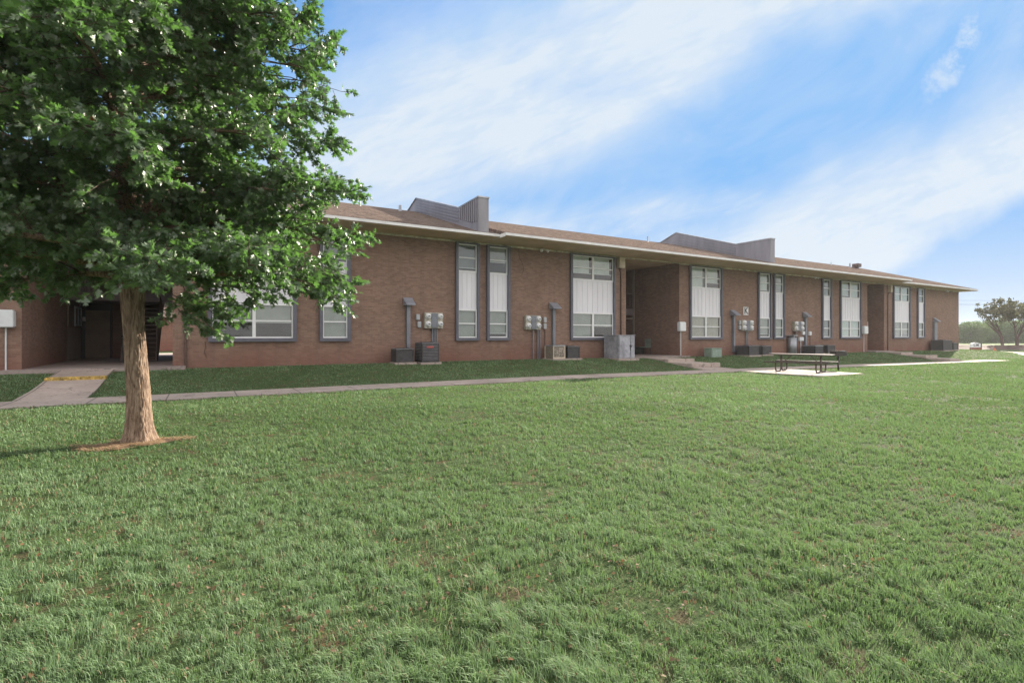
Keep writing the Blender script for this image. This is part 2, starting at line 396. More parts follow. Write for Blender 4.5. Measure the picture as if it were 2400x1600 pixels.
sun = bpy.data.lights.new('sun', 'SUN'); sun.energy = 5.0; sun.angle = R(.55); sun.color = (1, .90, .76)
so = bpy.data.objects.new('sun', sun); COL.objects.link(so); so.location = (40, 10, 40)
sd = Vector((SUN_AZ[0]*math.cos(SUN_EL), SUN_AZ[1]*math.cos(SUN_EL), math.sin(SUN_EL)))
so.rotation_euler = sd.to_track_quat('Z', 'Y').to_euler()

cam = bpy.data.cameras.new('camera'); co = bpy.data.objects.new('camera', cam); COL.objects.link(co)
cam.sensor_width = 36; cam.lens = 36*PX_F/2400; cam.shift_y = -13/2400; cam.clip_start = .05; cam.clip_end = 6000
co.location = (0, -CAM_D, CAM_Z); co.rotation_euler = (R(90), 0, -math.atan2(YAW_S, YAW_C)); sc.camera = co
sc.view_settings.view_transform = 'Standard'; sc.view_settings.look = 'None'; sc.view_settings.gamma = 1
sc.view_settings.exposure = 1.5
sc.cycles.use_denoising = True; sc.cycles.max_bounces = 8; sc.cycles.transparent_max_bounces = 12

# ------------------------------------------------------------------ the setting
def grid(name, xs, ys, fz, m):
    xs = np.array(xs, float); ys = np.array(ys, float); X, Y = np.meshgrid(xs, ys)
    V = np.stack([X, Y, fz(X, Y)], -1).reshape(-1, 3); nx, ny = len(xs), len(ys)
    i, j = np.meshgrid(np.arange(nx-1), np.arange(ny-1)); a = (j*nx+i).ravel()
    o = np_mesh(name, V, [np.stack([a, a+1, a+1+nx, a+nx], -1)], m)
    o.data.polygons.foreach_set('use_smooth', [True]*len(o.data.polygons)); return o
def axis(a, b, st, far):
    core = list(np.arange(a, b+1e-6, st)); return [-far, -far*.3, a-40, a-12, a-4]+core+[b+4, b+12, b+40, far*.3, far]
tag(grid('ground', axis(-14, 90, .5, 1200), axis(-26, 22, .35, 1200), terr, M['ground']), kind='structure')
def strip(name, m, x0, x1, y0, y1, lift=.02, nx=40, ny=4, skirt=True, fz=None):
    xs = np.linspace(x0, x1, nx+1); ys = np.linspace(y0, y1, ny+1); fz = fz or (lambda x, y: terr(x, y)+lift)
    if name == 'walkway': f0_ = fz; fz = lambda x, y: max(float(f0_(x, y)), T(x, y)+.025)
    mb = MB()
    for a in range(nx):
        for b in range(ny):
            mb.quad(*[(x, y, float(fz(x, y))) for x, y in ((xs[a],ys[b]),(xs[a+1],ys[b]),(xs[a+1],ys[b+1]),(xs[a],ys[b+1]))])
    if skirt:
        for a in range(nx):
            for y in (y0, y1):
                z0, z1 = float(fz(xs[a], y)), float(fz(xs[a+1], y)); mb.quad((xs[a],y,z0-.15),(xs[a+1],y,z1-.15),(xs[a+1],y,z1),(xs[a],y,z0))
        for b in range(ny):
            for x in (x0, x1):
                z0, z1 = float(fz(x, ys[b])), float(fz(x, ys[b+1])); mb.quad((x,ys[b],z0-.15),(x,ys[b+1],z1-.15),(x,ys[b+1],z1),(x,ys[b],z0))
    return tag(mb.build(name, m), kind='structure')
SW0, SW1 = -6.62, -5.2
strip('sidewalk', M['walk'], -30, 53, SW0, SW1, .035, 160, 3)
PADX0, PADX1, PADY0, PADY1 = 20.7, 24.2, -10.0, -6.66
strip('picnic_pad', M['pad'], PADX0, PADX1, PADY0, PADY1, .045, 8, 8, fz=lambda x, y: zlawn(x)+.05)
# entrance slabs and the walkways that step down from them
BREEZE = [(-4.79, -.89), (19.99, 24.19), (45.73, 48.40)]
strip('breezeway_floor', M['slab'], -5.2, -.5, -.62, 14.0, 0, 2, 6, fz=lambda x, y: .52+0*x)
strip('breezeway_floor', M['slab'], 19.9, 24.3, -.7, 14.0, 0, 2, 6, fz=lambda x, y: .40+0*x)
strip('breezeway_floor', M['slab'], 45.6, 48.5, -.7, 14.0, 0, 2, 6, fz=lambda x, y: .34+0*x)
strip('walkway', M['walk'], -3.78, -2.45, -2.15, -.62, 0, 3, 4, fz=lambda x, y: .36+.13*(y+2.15)/1.53)
strip('walkway', M['walk'], -3.82, -2.45, SW1, -2.17, 0, 3, 6, fz=lambda x, y: T(-3, SW1)+.03+.20*(y-SW1)/3.03)
strip('walkway', M['walk'], 20.6, 22.3, -2.4, -.7, 0, 3, 4, fz=lambda x, y: .33+.05*(y+2.4)/1.7)
strip('walkway', M['walk'], 20.5, 22.3, -4.0, -2.42, 0, 3, 4, fz=lambda x, y: .18+.03*(y+4)/1.6)
strip('walkway', M['walk'], 20.4, 22.3, SW1, -4.02, 0, 3, 4, fz=lambda x, y: T(21, SW1)+.03+.03*(y-SW1))
strip('walkway', M['walk'], 46.2, 47.9, -2.0, -.7, 0, 3, 4, fz=lambda x, y: .26+.05*(y+2)/1.3)
strip('walkway', M['walk'], 46.2, 47.9, -3.6, -2.02, 0, 3, 4, fz=lambda x, y: .08+.03*(y+3.6)/1.6)
strip('walkway', M['walk'], 46.2, 47.9, SW1, -3.62, 0, 3, 4, fz=lambda x, y: -.12+.03*(y-SW1))
def step(x0, x1, y, z, label, m=None, h=.15):
    o = MB().bbox(x0, x1, y-.14, y+.14, z-h-.05, z+.006, .015).build('step', m or M['walk']); tag(o, label, 'step', 'concrete steps on the entrance walks'); return o
ystep = step(-3.80, -2.43, -2.2, .375, 'concrete step with worn yellow painted nose on the walk beside the tree', M['yellow'], .13)
step(20.45, 22.45, -2.45, .35, 'upper chipped concrete step before the doorway with the chair')
step(20.35, 22.45, -4.05, .20, 'lower concrete step near the sidewalk beyond the metal cabinet')
step(46.1, 48.0, -2.05, .28, 'top step of the far entrance with the small side window')
step(46.1, 48.0, -3.65, .10, 'bottom step of the far entrance with the small side window')
# far right: dirt track, kerb-side path, rear car park seen through the first breezeway
strip('dirt_bank', M['dirt'], 96, 116, -60, 90, .03, 24, 60, skirt=False, fz=lambda x, y: T(x, y)+.03+(.62+.12*math.sin(y*.5)+.1*math.sin(y*1.3+x))*math.exp(-((x-100.5)/2.4)**2))
mb = MB(); pa = [(66, -6.0), (72, -2.2), (79, 1.8), (88, 6.5)]
for (a, b), (c, d) in zip(pa[:-1], pa[1:]):
    mb.quad(*[(x, y, T(x, y)+.05) for x, y in ((a, b), (c, d), (c-.9, d+1.6), (a-.9, b+1.6))])
tag(mb.build('kerb_path', M['pad']), kind='structure')
strip('car_park', M['pad'], -30, 40, 16, 34, .03, 20, 8, skirt=False)

# ------------------------------------------------------------------ the building
ZW, ZS = 5.85, 5.85
X0, X1, YB, RZ, BY = -20.0, 62.86, 12.4, 8.44, 6.2
bld = empty('apartment_building', (20, 0, 0), 'long two storey brown brick apartment building with grey roof screens and white window panels', 'building')
bays = []      # x0,x1,wide,state
def bay(pa, pb, wide, **k): bays.append((wx(pa, -.14), wx(pb, -.14), wide, k))
bay(488, 696, True)
bay(749.5, 823, False)
bay(1069.5, 1125.4, False)
bay(1142.6, 1197, False, up=.55)
bay(1338.8, 1444, True, up=.72, lit=True)
bay(1618.8, 1695, True, up=1, lit=True, dark=[(1, 1)])
bay(1778.8, 1810, False, lit=True)
bay(1815.6, 1841.3, False)
bay(1928.8, 1951.4, False)
bay(1971.5, 2020.8, True, lit=True, lowlit=True)
bay(2095.8, 2135.6, True, lit=True)
bay(2152.6, 2169.8, False)
ZB0, ZB1 = 1.34, 5.80
holes = [(a+.02, b-.02, ZB0+.02, ZB1) for a, b, _, _ in bays]
# front wall with the window bays and breezeways left open
def wall_holes(mb, x0, x1, z0, z1, hs, y, th):
    xs = sorted({x0, x1, *[v for h in hs for v in h[:2] if x0 < v < x1]}); zs = sorted({z0, z1, *[v for h in hs for v in h[2:] if z0 < v < z1]})
    inside = lambda cx, cz: any(h[0] < cx < h[1] and h[2] < cz < h[3] for h in hs)
    for a, b in zip(xs[:-1], xs[1:]):
        for c, d in zip(zs[:-1], zs[1:]):
            if not inside((a+b)/2, (c+d)/2): mb.quad((a,y,c),(b,y,c),(b,y,d),(a,y,d)); mb.quad((b,y+th,c),(a,y+th,c),(a,y+th,d),(b,y+th,d))
    for h in hs:
        if x0 <= h[0] and h[1] <= x1:
            a, b, c, d = h
            for q in (((a,y,c),(a,y,d),(a,y+th,d),(a,y+th,c)), ((b,y,c),(b,y+th,c),(b,y+th,d),(b,y,d)), ((a,y,c),(a,y+th,c),(b,y+th,c),(b,y,c))): mb.quad(*q)
ww = MB(); edges = [X0]+[v for p in BREEZE for v in p]+[X1]
for a, b in zip(edges[::2], edges[1::2]): wall_holes(ww, a, b, -.6, 6.05, holes, 0, .22)
DEP = {0: 6.1, 1: 3.75, 2: 12.4}
for i, (a, b) in enumerate(BREEZE):
    dl = {0: 6.1, 1: 7.0, 2: 8.0}[i]; dr = {0: YB, 1: 3.75, 2: 8.0}[i]
    ww.quad((a,0,-.6),(a,dl,-.6),(a,dl,6.05),(a,0,6.05)); ww.quad((b,0,-.6),(b,0,6.05),(b,dr,6.05),(b,dr,-.6))
# return walls inside breezeways
ww.quad((19.99,7,-.6),(24.19,7,-.6),(24.19,7,6.05),(19.99,7,6.05)); ww.quad((24.19,3.75,-.6),(24.19,7,-.6),(24.19,7,6.05),(24.19,3.75,6.05))
ww.quad((45.73,8,-.6),(48.4,8,-.6),(48.4,8,6.05),(45.73,8,6.05))
ww.quad((-4.79,6.1,-.6),(-4.79,6.1,6.05),(-5.6,6.1,6.05),(-5.6,6.1,-.6))
ww.quad((-4.83,6.1,-.6),(-4.83,9.05,-.6),(-4.83,9.05,6.05),(-4.83,6.1,6.05))
ww.quad((-4.83,11.5,3.37),(-.89,11.5,3.37),(-.89,11.5,6.05),(-4.83,11.5,6.05)); ww.box(-3.62, -3.08, 8.95, 9.2, -.6, 3.1); ww.quad((-3.62,9.2,-.6),(-3.08,9.2,-.6),(-3.08,YB,-.6),(-3.62,YB,-.6))
ww.quad((-3.08,9.2,-.6),(-3.08,YB,-.6),(-3.08,YB,6.05),(-3.08,9.2,6.05))
# ends and back
ww.quad((X1,0,-.6),(X1,YB,-.6),(X1,YB,6.05),(X1,0,6.05)); ww.quad((X0,0,-.6),(X0,0,6.05),(X0,YB,6.05),(X0,YB,-.6))
for a, b in ((X0, -3.08), (-.89, X1)): ww.quad((a,YB,-.6),(a,YB,6.05),(b,YB,6.05),(b,YB,-.6))
ww.build('wall', M['brick'], bld)
# roof blocks: (x range, overhang)
blocks = [(X0-1.2, 11.18, 1.58), (11.18, 48.2, 2.05), (48.2, X1+1.15, 1.1)]
rf = MB(); fa = MB(); sf = MB()
for k, (a, b, oh) in enumerate(blocks):
    ze = 6.0; hipx = 7.0
    ra = a if k else a+hipx; rb = b if k < 2 else b-hipx
    bo = YB+1.3
    e = [(a,-oh,ze),(b,-oh,ze),(rb,BY,RZ),(ra,BY,RZ)]
    n = 12
    def lerp(p, q, f): return tuple(p[i]+(q[i]-p[i])*f for i in range(3))
    rf.quad(*e); rf.quad((b,bo,ze),(a,bo,ze),(ra,BY,RZ),(rb,BY,RZ))
    if k == 0: rf.add([(a,bo,ze),(a,-oh,ze),(ra,BY,RZ)], [(0,1,2)])
    if k == 2: rf.add([(b,-oh,ze),(b,bo,ze),(rb,BY,RZ)], [(0,1,2)])
    # block ends where overhangs step
    if k == 1:
        rf.quad((a,-oh,ze),(a,BY,RZ),(a,BY,RZ-.3),(a,-oh,ze-.1)); rf.quad((b,-oh,ze),(b,BY,RZ),(b,BY,RZ-.3),(b,-oh,ze-.1))
    fa.box(a, b, -oh-.025, -oh+.02, ZS+.025, ze-.015)
    if k == 0: fa.box(a-.02, a+.02, -oh+.021, bo, ZS, ze-.015)
    if k == 2: fa.box(b-.02, b+.02, -oh+.021, bo, ZS, ze-.015)
    fa.box(a, b, bo-.02, bo+.025, ZS, ze-.015)
    if k == 1:
        fa.box(a-.012, a+.02, -oh+.021, -.9, ZS-.02, ze-.02); fa.box(b-.02, b+.012, -oh+.021, -.6, ZS-.02, ze-.02)
    sf.box(a+.021, b-.021, -oh+.021, .35, ZS, ZS+.012)
for a, b in BREEZE: sf.box(a-.2, b+.2, .351, YB, ZS, ZS+.012)
roof = rf.build('roof', M['shingle'], bld)
fa.build('fascia', M['fascia'], bld); sf.build('soffit', M['soffit'], bld)
tr = MB()
for a, b in zip(edges[::2], edges[1::2]): tr.box(a, b, -.035, -.002, ZS-.085, ZS-.004)
for a, b in BREEZE: tr.box(a+.002, b-.002, -.045, .03, ZS-.06, ZS-.004)
tr.build('soffit_trim', M['trim'], bld)
MB().box(X0+.1, X1-.1, .4, YB-.2, 3.0, 3.12).build('floor_slab', M['interior'], bld) if False else None
# interior partitions keep rooms dark behind the blinds
inn = MB()
for a, b in zip(edges[::2], edges[1::2]):
    inn.box(a+.05, b-.05, 2.6, 2.7, -.3, 5.8); inn.box(a+.05, b-.05, .25, 2.6, 3.02, 3.1)
inn.build('interior_wall', M['interior'], bld)

for p_ in (1069.5, 1125, 1197, 1338.8, 1695, 1779, 1841, 2021, 2153):
    x = wx(p_)+.03; MB().box(x, x+.014, -.003, -.0005, .05, ZB0-.01).build('expansion_joint', M['soil'], bld)
# window bays
def lights(x0, x1, wide):
    if wide:
        m = (x0+x1)/2; return [(x0, m-.055), (m+.055, x1)]
    return [(x0, x1)]
for a, b, wide, st in bays:
    s_ = MB(); j = .125; yo = -.14
    s_.box(a, a+j, yo, .02, ZB0, ZB1-.09); s_.box(b-j, b, yo, .02, ZB0, ZB1-.09)
    s_.box(a+j, b-j, yo+.003, .02, ZB0, ZB0+.13); s_.box(a-.001, b+.001, yo-.001, .018, ZB1-.09, ZB1-.03)
    bo_ = s_.build('window_bay', M['surround'], bld)
    ia, ib = a+j, b-j; yp = -.015
    # panel: boards with battens
    p = MB(); p.box(ia, ib, yp, yp+.05, 2.79, 4.42)
    nb = 8 if wide else 4
    for k in range(1, nb):
        xb = ia+(ib-ia)*k/nb; p.box(xb-.016, xb+.016, yp-.018, yp-.0005, 2.80, 4.41)
    p.box(ia, ib, yp-.02, yp-.001, 2.745, 2.79); p.box(ia, ib, yp-.02, yp-.001, 4.42, 4.46)
    p.build('panel', M['panel'], bo_)
    for lvl, (z0, z1) in enumerate(((ZB0+.13, 2.745), (4.46, ZB1-.09))):
        fr = MB(); gl = MB(); bl = MB()
        fr.box(ia, ib, yp-.03, yp+.04, z0, z0+.05); fr.box(ia, ib, yp-.03, yp+.04, z1-.05, z1)
        fr.box(ia, ia+.05, yp-.03, yp+.04, z0+.05, z1-.05); fr.box(ib-.05, ib, yp-.03, yp+.04, z0+.05, z1-.05)
        if wide: fr.box((ia+ib)/2-.055, (ia+ib)/2+.055, yp-.032, yp+.04, z0+.05, z1-.05)
        zm = (z0+z1)/2-.02
        for n_, (c, d) in enumerate(lights(ia+.05, ib-.05, wide)):
            fr.box(c, d, yp-.028, yp+.03, zm, zm+.05)
            gl.box(c, d, yp+.002, yp+.008, z0+.05, z1-.05)
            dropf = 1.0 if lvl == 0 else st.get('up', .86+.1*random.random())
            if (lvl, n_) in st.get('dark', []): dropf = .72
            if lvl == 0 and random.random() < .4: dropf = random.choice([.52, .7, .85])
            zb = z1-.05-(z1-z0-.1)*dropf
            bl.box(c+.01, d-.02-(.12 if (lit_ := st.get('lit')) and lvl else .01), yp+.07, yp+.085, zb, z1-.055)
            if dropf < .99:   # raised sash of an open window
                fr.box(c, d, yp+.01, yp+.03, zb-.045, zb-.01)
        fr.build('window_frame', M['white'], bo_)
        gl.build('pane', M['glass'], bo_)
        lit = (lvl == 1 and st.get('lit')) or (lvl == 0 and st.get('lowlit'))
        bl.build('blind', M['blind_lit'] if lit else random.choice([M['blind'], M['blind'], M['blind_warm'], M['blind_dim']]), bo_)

# roof parapets (fire walls rising through the roof)
def parapet(pxo, pxc, pxe, ptop, py_c_top, py_r_top, ribs):
    x = wx(pxo, -1.45); ye = -1.45
    xe = wx(pxe, -1.45); ztop = wz(pxo, ptop, -1.45)
    def ysolve(px):
        s = (px-1200)/PX_F; r = (YAW_S+YAW_C*s)/(YAW_C-YAW_S*s); return x/r-CAM_D
    yc = ysolve(pxc); ztc = wz(pxc, py_c_top, yc); zrt = wz(987 if x < 20 else 1575.7, py_r_top, BY)
    zr = lambda y: 6.0+(RZ-6.0)*(y+1.8)/(BY+1.8)-.12
    mb = MB(); th = xe-x
    prof = [(ye, 6.0-.02), (ye, ztop), (yc, ztc), (BY, zrt), (2*BY-yc, ztc-.4), (2*BY-yc, zr(yc)), (BY, RZ-.3), (yc, zr(yc))]
    # front fin
    def prism(pr, xa, xb):
        n = len(pr); vs = [(xa, y, z) for y, z in pr]+[(xb, y, z) for y, z in pr]
        fs = [tuple(range(n-1, -1, -1)), tuple(range(n, 2*n))]+[(i, (i+1) % n, (i+1) % n+n, i+n) for i in range(n)]
        mb.add(vs, fs)
    prism([(ye, 5.99), (ye, ztop), (yc, ztc), (yc, zr(yc))], x, xe)
    prism([(yc, zr(yc)), (yc, ztc), (BY, zrt), (BY, RZ-.3)], x+.02, x+.30)
    prism([(BY, RZ-.3), (BY, zrt), (2*BY-yc, ztc), (2*BY-yc, zr(yc))], x+.02, x+.30)
    o = mb.build('parapet', M['screen'], bld)
    tr_ = MB()
    def cap(y0, z0, y1, z1, xa, xb):
        tr_.add([(xa,y0,z0),(xb,y0,z0),(xb,y1,z1),(xa,y1,z1),(xa,y0,z0+.06),(xb,y0,z0+.06),(xb,y1,z1+.06),(xa,y1,z1+.06)],
                [(0,3,2,1),(4,5,6,7),(0,1,5,4),(1,2,6,5),(2,3,7,6),(3,0,4,7)])
    cap(ye-.03, ztop+.001, yc, ztc+.001, x-.03, xe+.03); cap(yc+.001, ztc+.001, BY, zrt+.001, x-.03, x+.33); cap(BY+.001, zrt+.001, 2*BY-yc, ztc+.001, x-.03, x+.33)
    tr_.build('coping', M['galv'], o)
    rb = MB()
    if ribs:
        for k in range(9):
            y = ye+.15+(yc-ye-.25)*k/8.5; f = (y-ye)/(yc-ye); zt = ztop+(ztc-ztop)*f
            rb.box(x-.05, x-.001, y-.03, y+.03, max(zr(y)+.35, 6.5), zt-.02)
    for k in range(1, 4 if not ribs else 5):
        f = k/(4 if not ribs else 5)
        za = zr(yc)+.1+(ztc-zr(yc)-.1)*f; zb = RZ-.1+(zrt-RZ)*f+.05
        rb.add([(x-.03,yc+.02,za),(x+.018,yc+.02,za),(x+.018,BY,zb),(x-.03,BY,zb),(x-.03,yc+.02,za+.05),(x+.018,yc+.02,za+.05),(x+.018,BY,zb+.05),(x-.03,BY,zb+.05)],
               [(0,3,2,1),(4,5,6,7),(0,1,5,4),(1,2,6,5),(2,3,7,6),(3,0,4,7)])
    rb.build('siding_rib', M['screen'], o)
    print('parapet', x, xe, yc, ztop, ztc, zrt)
parapet(1121.5, 1075, 1145.4, 462, 488.5, 467.3, True)
parapet(1806, 1725, 1816, 559.6, 573.4, 545, False)
# roof vents
def vent(px, py0, py1, rad, hood=False):
    # stands on the front slope just below the ridge
    y = BY-.9; x = wx(px, y); z0 = RZ-.4; z1 = wz(px, py1, y)
    v = MB(); 
    if hood:
        v.cyl(x, y, z0, z1-.15, .16, 12); v.bbox(x-.3, x+.3, y-.3, y+.3, z1-.22, z1+.12, .03)
    else:
        v.cyl(x, y, z0, z1, rad, 10); v.cyl(x, y, z0, z0+.16, rad*2.2, 10, rad*1.1)
    v.build('vent_pipe' if not hood else 'vent_hood', M['galv'] if not hood else M['brown_metal'], roof)
vent(843.5, 480, 469, .035); vent(937.5, 492, 481, .07); vent(1518, 562, 554, .04); vent(1948, 621, 615, .04); vent(1992, 626, 617, .06); vent(2008, 631, 621, .1, True)

# breezeway 1 fittings
ld = MB(); ld.box(-4.82, -.9, 6.05, 11.9, 3.05, 3.36); ld.build('landing', M['corr_grey'], bld)
fd = MB(); fd.box(-4.78, -.92, 6.0, 6.045, 3.03, 3.38)
for k in range(15): fd.box(-4.74+k*.26, -4.70+k*.26, 5.985, 5.999, 3.05, 3.37)
fd.build('landing_edge', M['corr_grey'], bld)
def corr(name, a, b, z0, z1, n, m, parent, axis_='x', fixed=0.0, amp=.03):
    mb = MB(); pts = []
    for k in range(n*4+1):
        f = a+(b-a)*k/(n*4); o = amp if (k % 4) in (1, 2) else 0
        pts.append((f, fixed-o) if axis_ == 'x' else (fixed+o, f))
    for p, q in zip(pts[:-1], pts[1:]): mb.quad((p[0],p[1],z0),(q[0],q[1],z0),(q[0],q[1],z1),(p[0],p[1],z1))
    return mb.build(name, m, parent)
corr('balcony_screen', -4.75, -3.75, 3.38, 4.55, 9, M['corr_grey'], bld, 'x', 6.03)
rl = MB()
for k in range(22): rl.box(-3.6+k*.12, -3.58+k*.12, 6.04, 6.06, 3.38, 4.4)
rl.box(-3.7, -.92, 6.02, 6.08, 4.4, 4.45); rl.build('railing', M['corr_grey'], bld)
corr('closet_screen', 6.12, 8.9, .52, 1.92, 9, M['corr'], bld, 'y', -4.78)
cw = MB(); cw.box(-4.80, -4.74, 6.3, 8.0, 1.95, 3.0); cw.build('closet_board', M['door'], bld)
cf = MB(); cf.box(-4.73, -4.69, 7.3, 8.7, 2.75, 2.83); cf.box(-4.73, -4.69, 7.3, 8.7, 1.98, 2.06); cf.box(-4.73, -4.69, 7.3, 7.38, 2.06, 2.75); cf.box(-4.73, -4.69, 8.62, 8.7, 2.06, 2.75); cf.box(-4.73, -4.69, 7.98, 8.04, 2.06, 2.75)
cf.build('closet_window', M['box_grey'], bld)
dw = MB(); dw.box(-4.6, -3.64, 8.9, 8.95, .54, 2.72); dw.build('door', M['door'], bld)
df = MB(); df.box(-4.79, -4.6, 8.88, 9.0, .53, 3.05); df.box(-3.70, -3.62, 8.86, 8.949, .53, 3.05); df.box(-4.6, -3.7, 8.87, 8.96, 2.72, 3.05); df.build('door_frame', M['black'], bld)
# stair of breezeway 1
st = MB(); sx0, sx1 = -2.75, -1.58
for k in range(14):
    z = .52+(k+1)*.19; y = 3.9+k*.28; st.box(sx0+.04, sx1-.04, y, y+.30, z-.045, z)
st.build('stair_tread', M['brown_metal'], bld)
so_ = MB(); so_.add([(sx0+.05,3.85,.53),(sx1-.05,3.85,.53),(sx1-.05,8.3,3.05),(sx0+.05,8.3,3.05),(sx0+.05,3.85,.60),(sx1-.05,3.85,.60),(sx1-.05,8.3,3.12),(sx0+.05,8.3,3.12)], [(0,3,2,1),(4,5,6,7),(0,1,5,4),(1,2,6,5),(2,3,7,6),(3,0,4,7)]); so_.build('stair_soffit', M['brown_metal'], bld)
sg = MB()
for x in (sx0, sx1-.05):
    v = [(x,3.75,.53),(x,4.6,.53),(x,8.3,3.0),(x,8.3,3.42),(x,7.7,3.4),(x,3.75,.95)]
    n = len(v); sg.add(v+[(a+.05,b,c) for a, b, c in v], [tuple(range(n)), tuple(range(2*n-1, n-1, -1))]+[(i, i+n, (i+1) % n+n, (i+1) % n) for i in range(n)])
sg.build('stair_stringer', M['brown_metal'], bld)
sb = MB(); v = [(sx1-.02,3.8,.96),(sx1-.02,7.7,3.4),(sx1-.02,7.7,4.3),(sx1-.02,3.8,1.9)]; sb.add(v+[(a+.03,b,c) for a,b,c in v], [(0,1,2,3),(7,6,5,4),(0,4,5,1),(1,5,6,2),(2,6,7,3),(3,7,4,0)])
sb.build('stair_guard', M['brown_metal'], bld)
# breezeway 2 fittings
l2 = MB(); l2.box(20.02, 24.17, 3.8, 6.98, 2.95, 3.2); l2.box(20.02, 24.17, 3.72, 3.79, 2.9, 3.3); l2.build('landing', M['corr_grey'], bld)
r2 = MB()
for k in range(30): r2.box(20.1+k*.14, 20.125+k*.14, 3.74, 3.76, 3.3, 4.25)
r2.box(20.02, 24.17, 3.72, 3.78, 4.25, 4.30); r2.build('railing', M['corr_grey'], bld)
d2 = MB(); d2.box(22.9, 24.0, 6.9, 6.97, .4, 2.5); d2.build('door', M['black'], bld)
t2 = MB(); t2.box(24.10, 24.185, 3.70, 3.86, .40, 5.84); t2.box(22.0, 24.099, 3.80, 3.86, 2.62, 2.72); t2.build('door_frame', M['corr'], bld)
# breezeway 3 side window
w3x0, w3x1 = 48.36, 48.40
w3 = MB()
ya, yb, za, zb = 1.2, 4.2, 1.75, 2.75
for q in ((ya, yb, zb-.07, zb), (ya, yb, za, za+.07), (ya, ya+.08, za+.07, zb-.07), (yb-.08, yb, za+.07, zb-.07)): w3.box(48.33, 48.399, *q)
sw = w3.build('side_window', M['white'], bld)
MB().box(48.37, 48.395, ya+.08, yb-.08, za+.07, zb-.07).build('pane', M['black'], sw)

# ------------------------------------------------------------------ things on and by the facade
def meter_bank(pa, pb, pyt, pyb, label, legs, py_leg):
    xa, xb = wx(pa, -.2), wx(pb, -.2); za, zb = wz(pa, pyb, -.2), wz(pa, pyt, -.2); W = xb-xa; H = zb-za
    e = empty('meter_bank', ((xa+xb)/2, 0, za), label, 'electric meters', 'electric meter banks on the brick wall')
    MB().bbox(xa, xb, -.2, -.003, za, zb, .012).build('cabinet', M['meter_back'], e)
    MB().bbox(xa+W*.36, xb-W*.30, -.235, -.201, za+.02, zb-.02, .01).build('cover', M['grey_metal'], e)
    for fx in (.19, .84):
        for fz in (.27, .76):
            cx, cz = xa+W*fx, za+H*fz; r = min(W*.12, H*.2)
            m_ = MB(); m_.tube([(cx,-.201,cz),(cx,-.225,cz)], [r*1.25, r*1.25], 20); m_.tube([(cx,-.226,cz),(cx,-.30,cz),(cx,-.33,cz)], [r, r*.95, r*.6], 20)
            mm = m_.build('meter', M['white'], e, True)
            d_ = MB().box(cx-r*.5, cx+r*.5, -.334, -.331, cz-r*.15, cz+r*.25).build('dial', M['ink'], mm)
    for lp in legs:
        x = wx(lp, -.1); c = MB(); c.cyl(x, -.09, T(x, -.1)-.05, za-.002, .032, 8); c.cyl(x, -.09, T(x,-.1)+.3, T(x,-.1)+.38, .042, 8); c.build('conduit', M['duct'], e)
meter_bank(995.4, 1038.8, 732, 769, 'grey four meter bank above the louvred dark air conditioner with the red badge', (1014, 1019.5, 1024.5), 805)
meter_bank(1232, 1268, 738.7, 771.8, 'four meter bank left of the slanted duct, on three thin conduits', (1250.3, 1261, 1265.5), 842)
meter_bank(1739.7, 1765.4, 750, 775, 'four meter bank just below the K sign', (1749.5, 1752.5), 810)
meter_bank(1862.5, 1883.5, 752.8, 775.5, 'four meter bank between the tall galvanised enclosure and the farther slanted duct', (1866, 1870), 825)
def wall_box(pa, pb, pyt, pyb, label, m, d=.12, cond=None, name='utility_box', cat='utility box', group='small utility boxes on the wall', cm=None):
    xa, xb = wx(pa, -d), wx(pb, -d); za, zb = wz(pa, pyb, -d), wz(pa, pyt, -d)
    e = empty(name, ((xa+xb)/2, 0, za), label, cat, group)
    MB().bbox(xa, xb, -d, -.003, za, zb, min(.035 if d > .18 else .012, (xb-xa)*.2)).build('case', m, e)
    MB().bbox(xa+.015, xb-.015, -d-.012, -d-.001, za+.02, zb-.03, .004).build('lid', m, e)
    if cond:
        x = (xa+xb)/2+cond; g = max(T(x, -.1), 0)-.1; MB().cyl(x, -.06, g, za-.002, .022, 8).build('conduit', cm or m, e)
    return e
G = M['box_grey']
wall_box(975.7, 984.6, 736, 749.5, 'small grey box on the wall, upper of the pair left of the nearest meter bank', G)
wall_box(979, 987.5, 753, 767, 'small grey box with a green cast, lower of the pair left of nearest meters', G, .12)
wall_box(1274.6, 1281.6, 743, 755, 'small grey box, upper of the pair right of the second meter bank', G)
wall_box(1274.6, 1281.6, 758, 770.6, 'small grey box on a brown pipe, lower one right of the second meter bank', G, .12, .02, cm=M['brown_metal'])
wall_box(1733, 1738, 750.5, 760, 'small grey box, upper of the pair left of the meters under the K sign', G)
wall_box(1733, 1738, 762, 772, 'small grey box, lower of the pair left of the meters under the K sign', G)
wall_box(1881.5, 1887, 776, 784.5, 'small white box directly under the round meters beside the farther duct', M['box_white'])
wall_box(1874.5, 1879, 790, 798.5, 'left one of two small white boxes side by side on a thin pipe', M['box_white'], .12, .1)
wall_box(1879.6, 1884, 789.5, 798.5, 'right one of two small white boxes side by side near the farther duct', M['box_white'])
wall_box(1897.5, 1902.5, 776.5, 785.5, 'small white box alone to the right of the farther slanted duct', M['box_white'], .12, .02, cm=M['brown_metal'])
wall_box(-12, 32, 725, 767, 'large white utility box at the left edge with a white pipe below', M['box_white'], .28, -.02, 'utility_cabinet', 'utility box', 'white utility boxes with a pipe')
wall_box(1594, 1608, 754, 776, 'white rounded utility box right of the breezeway with the chair', M['box_white'], .25, .02, 'utility_cabinet', 'utility box', 'white utility boxes with a pipe')
wall_box(2026, 2035, 764, 782, 'white rounded utility box at the far entrance by the small side window', M['box_white'], .25, .02, 'utility_cabinet', 'utility box', 'white utility boxes with a pipe')

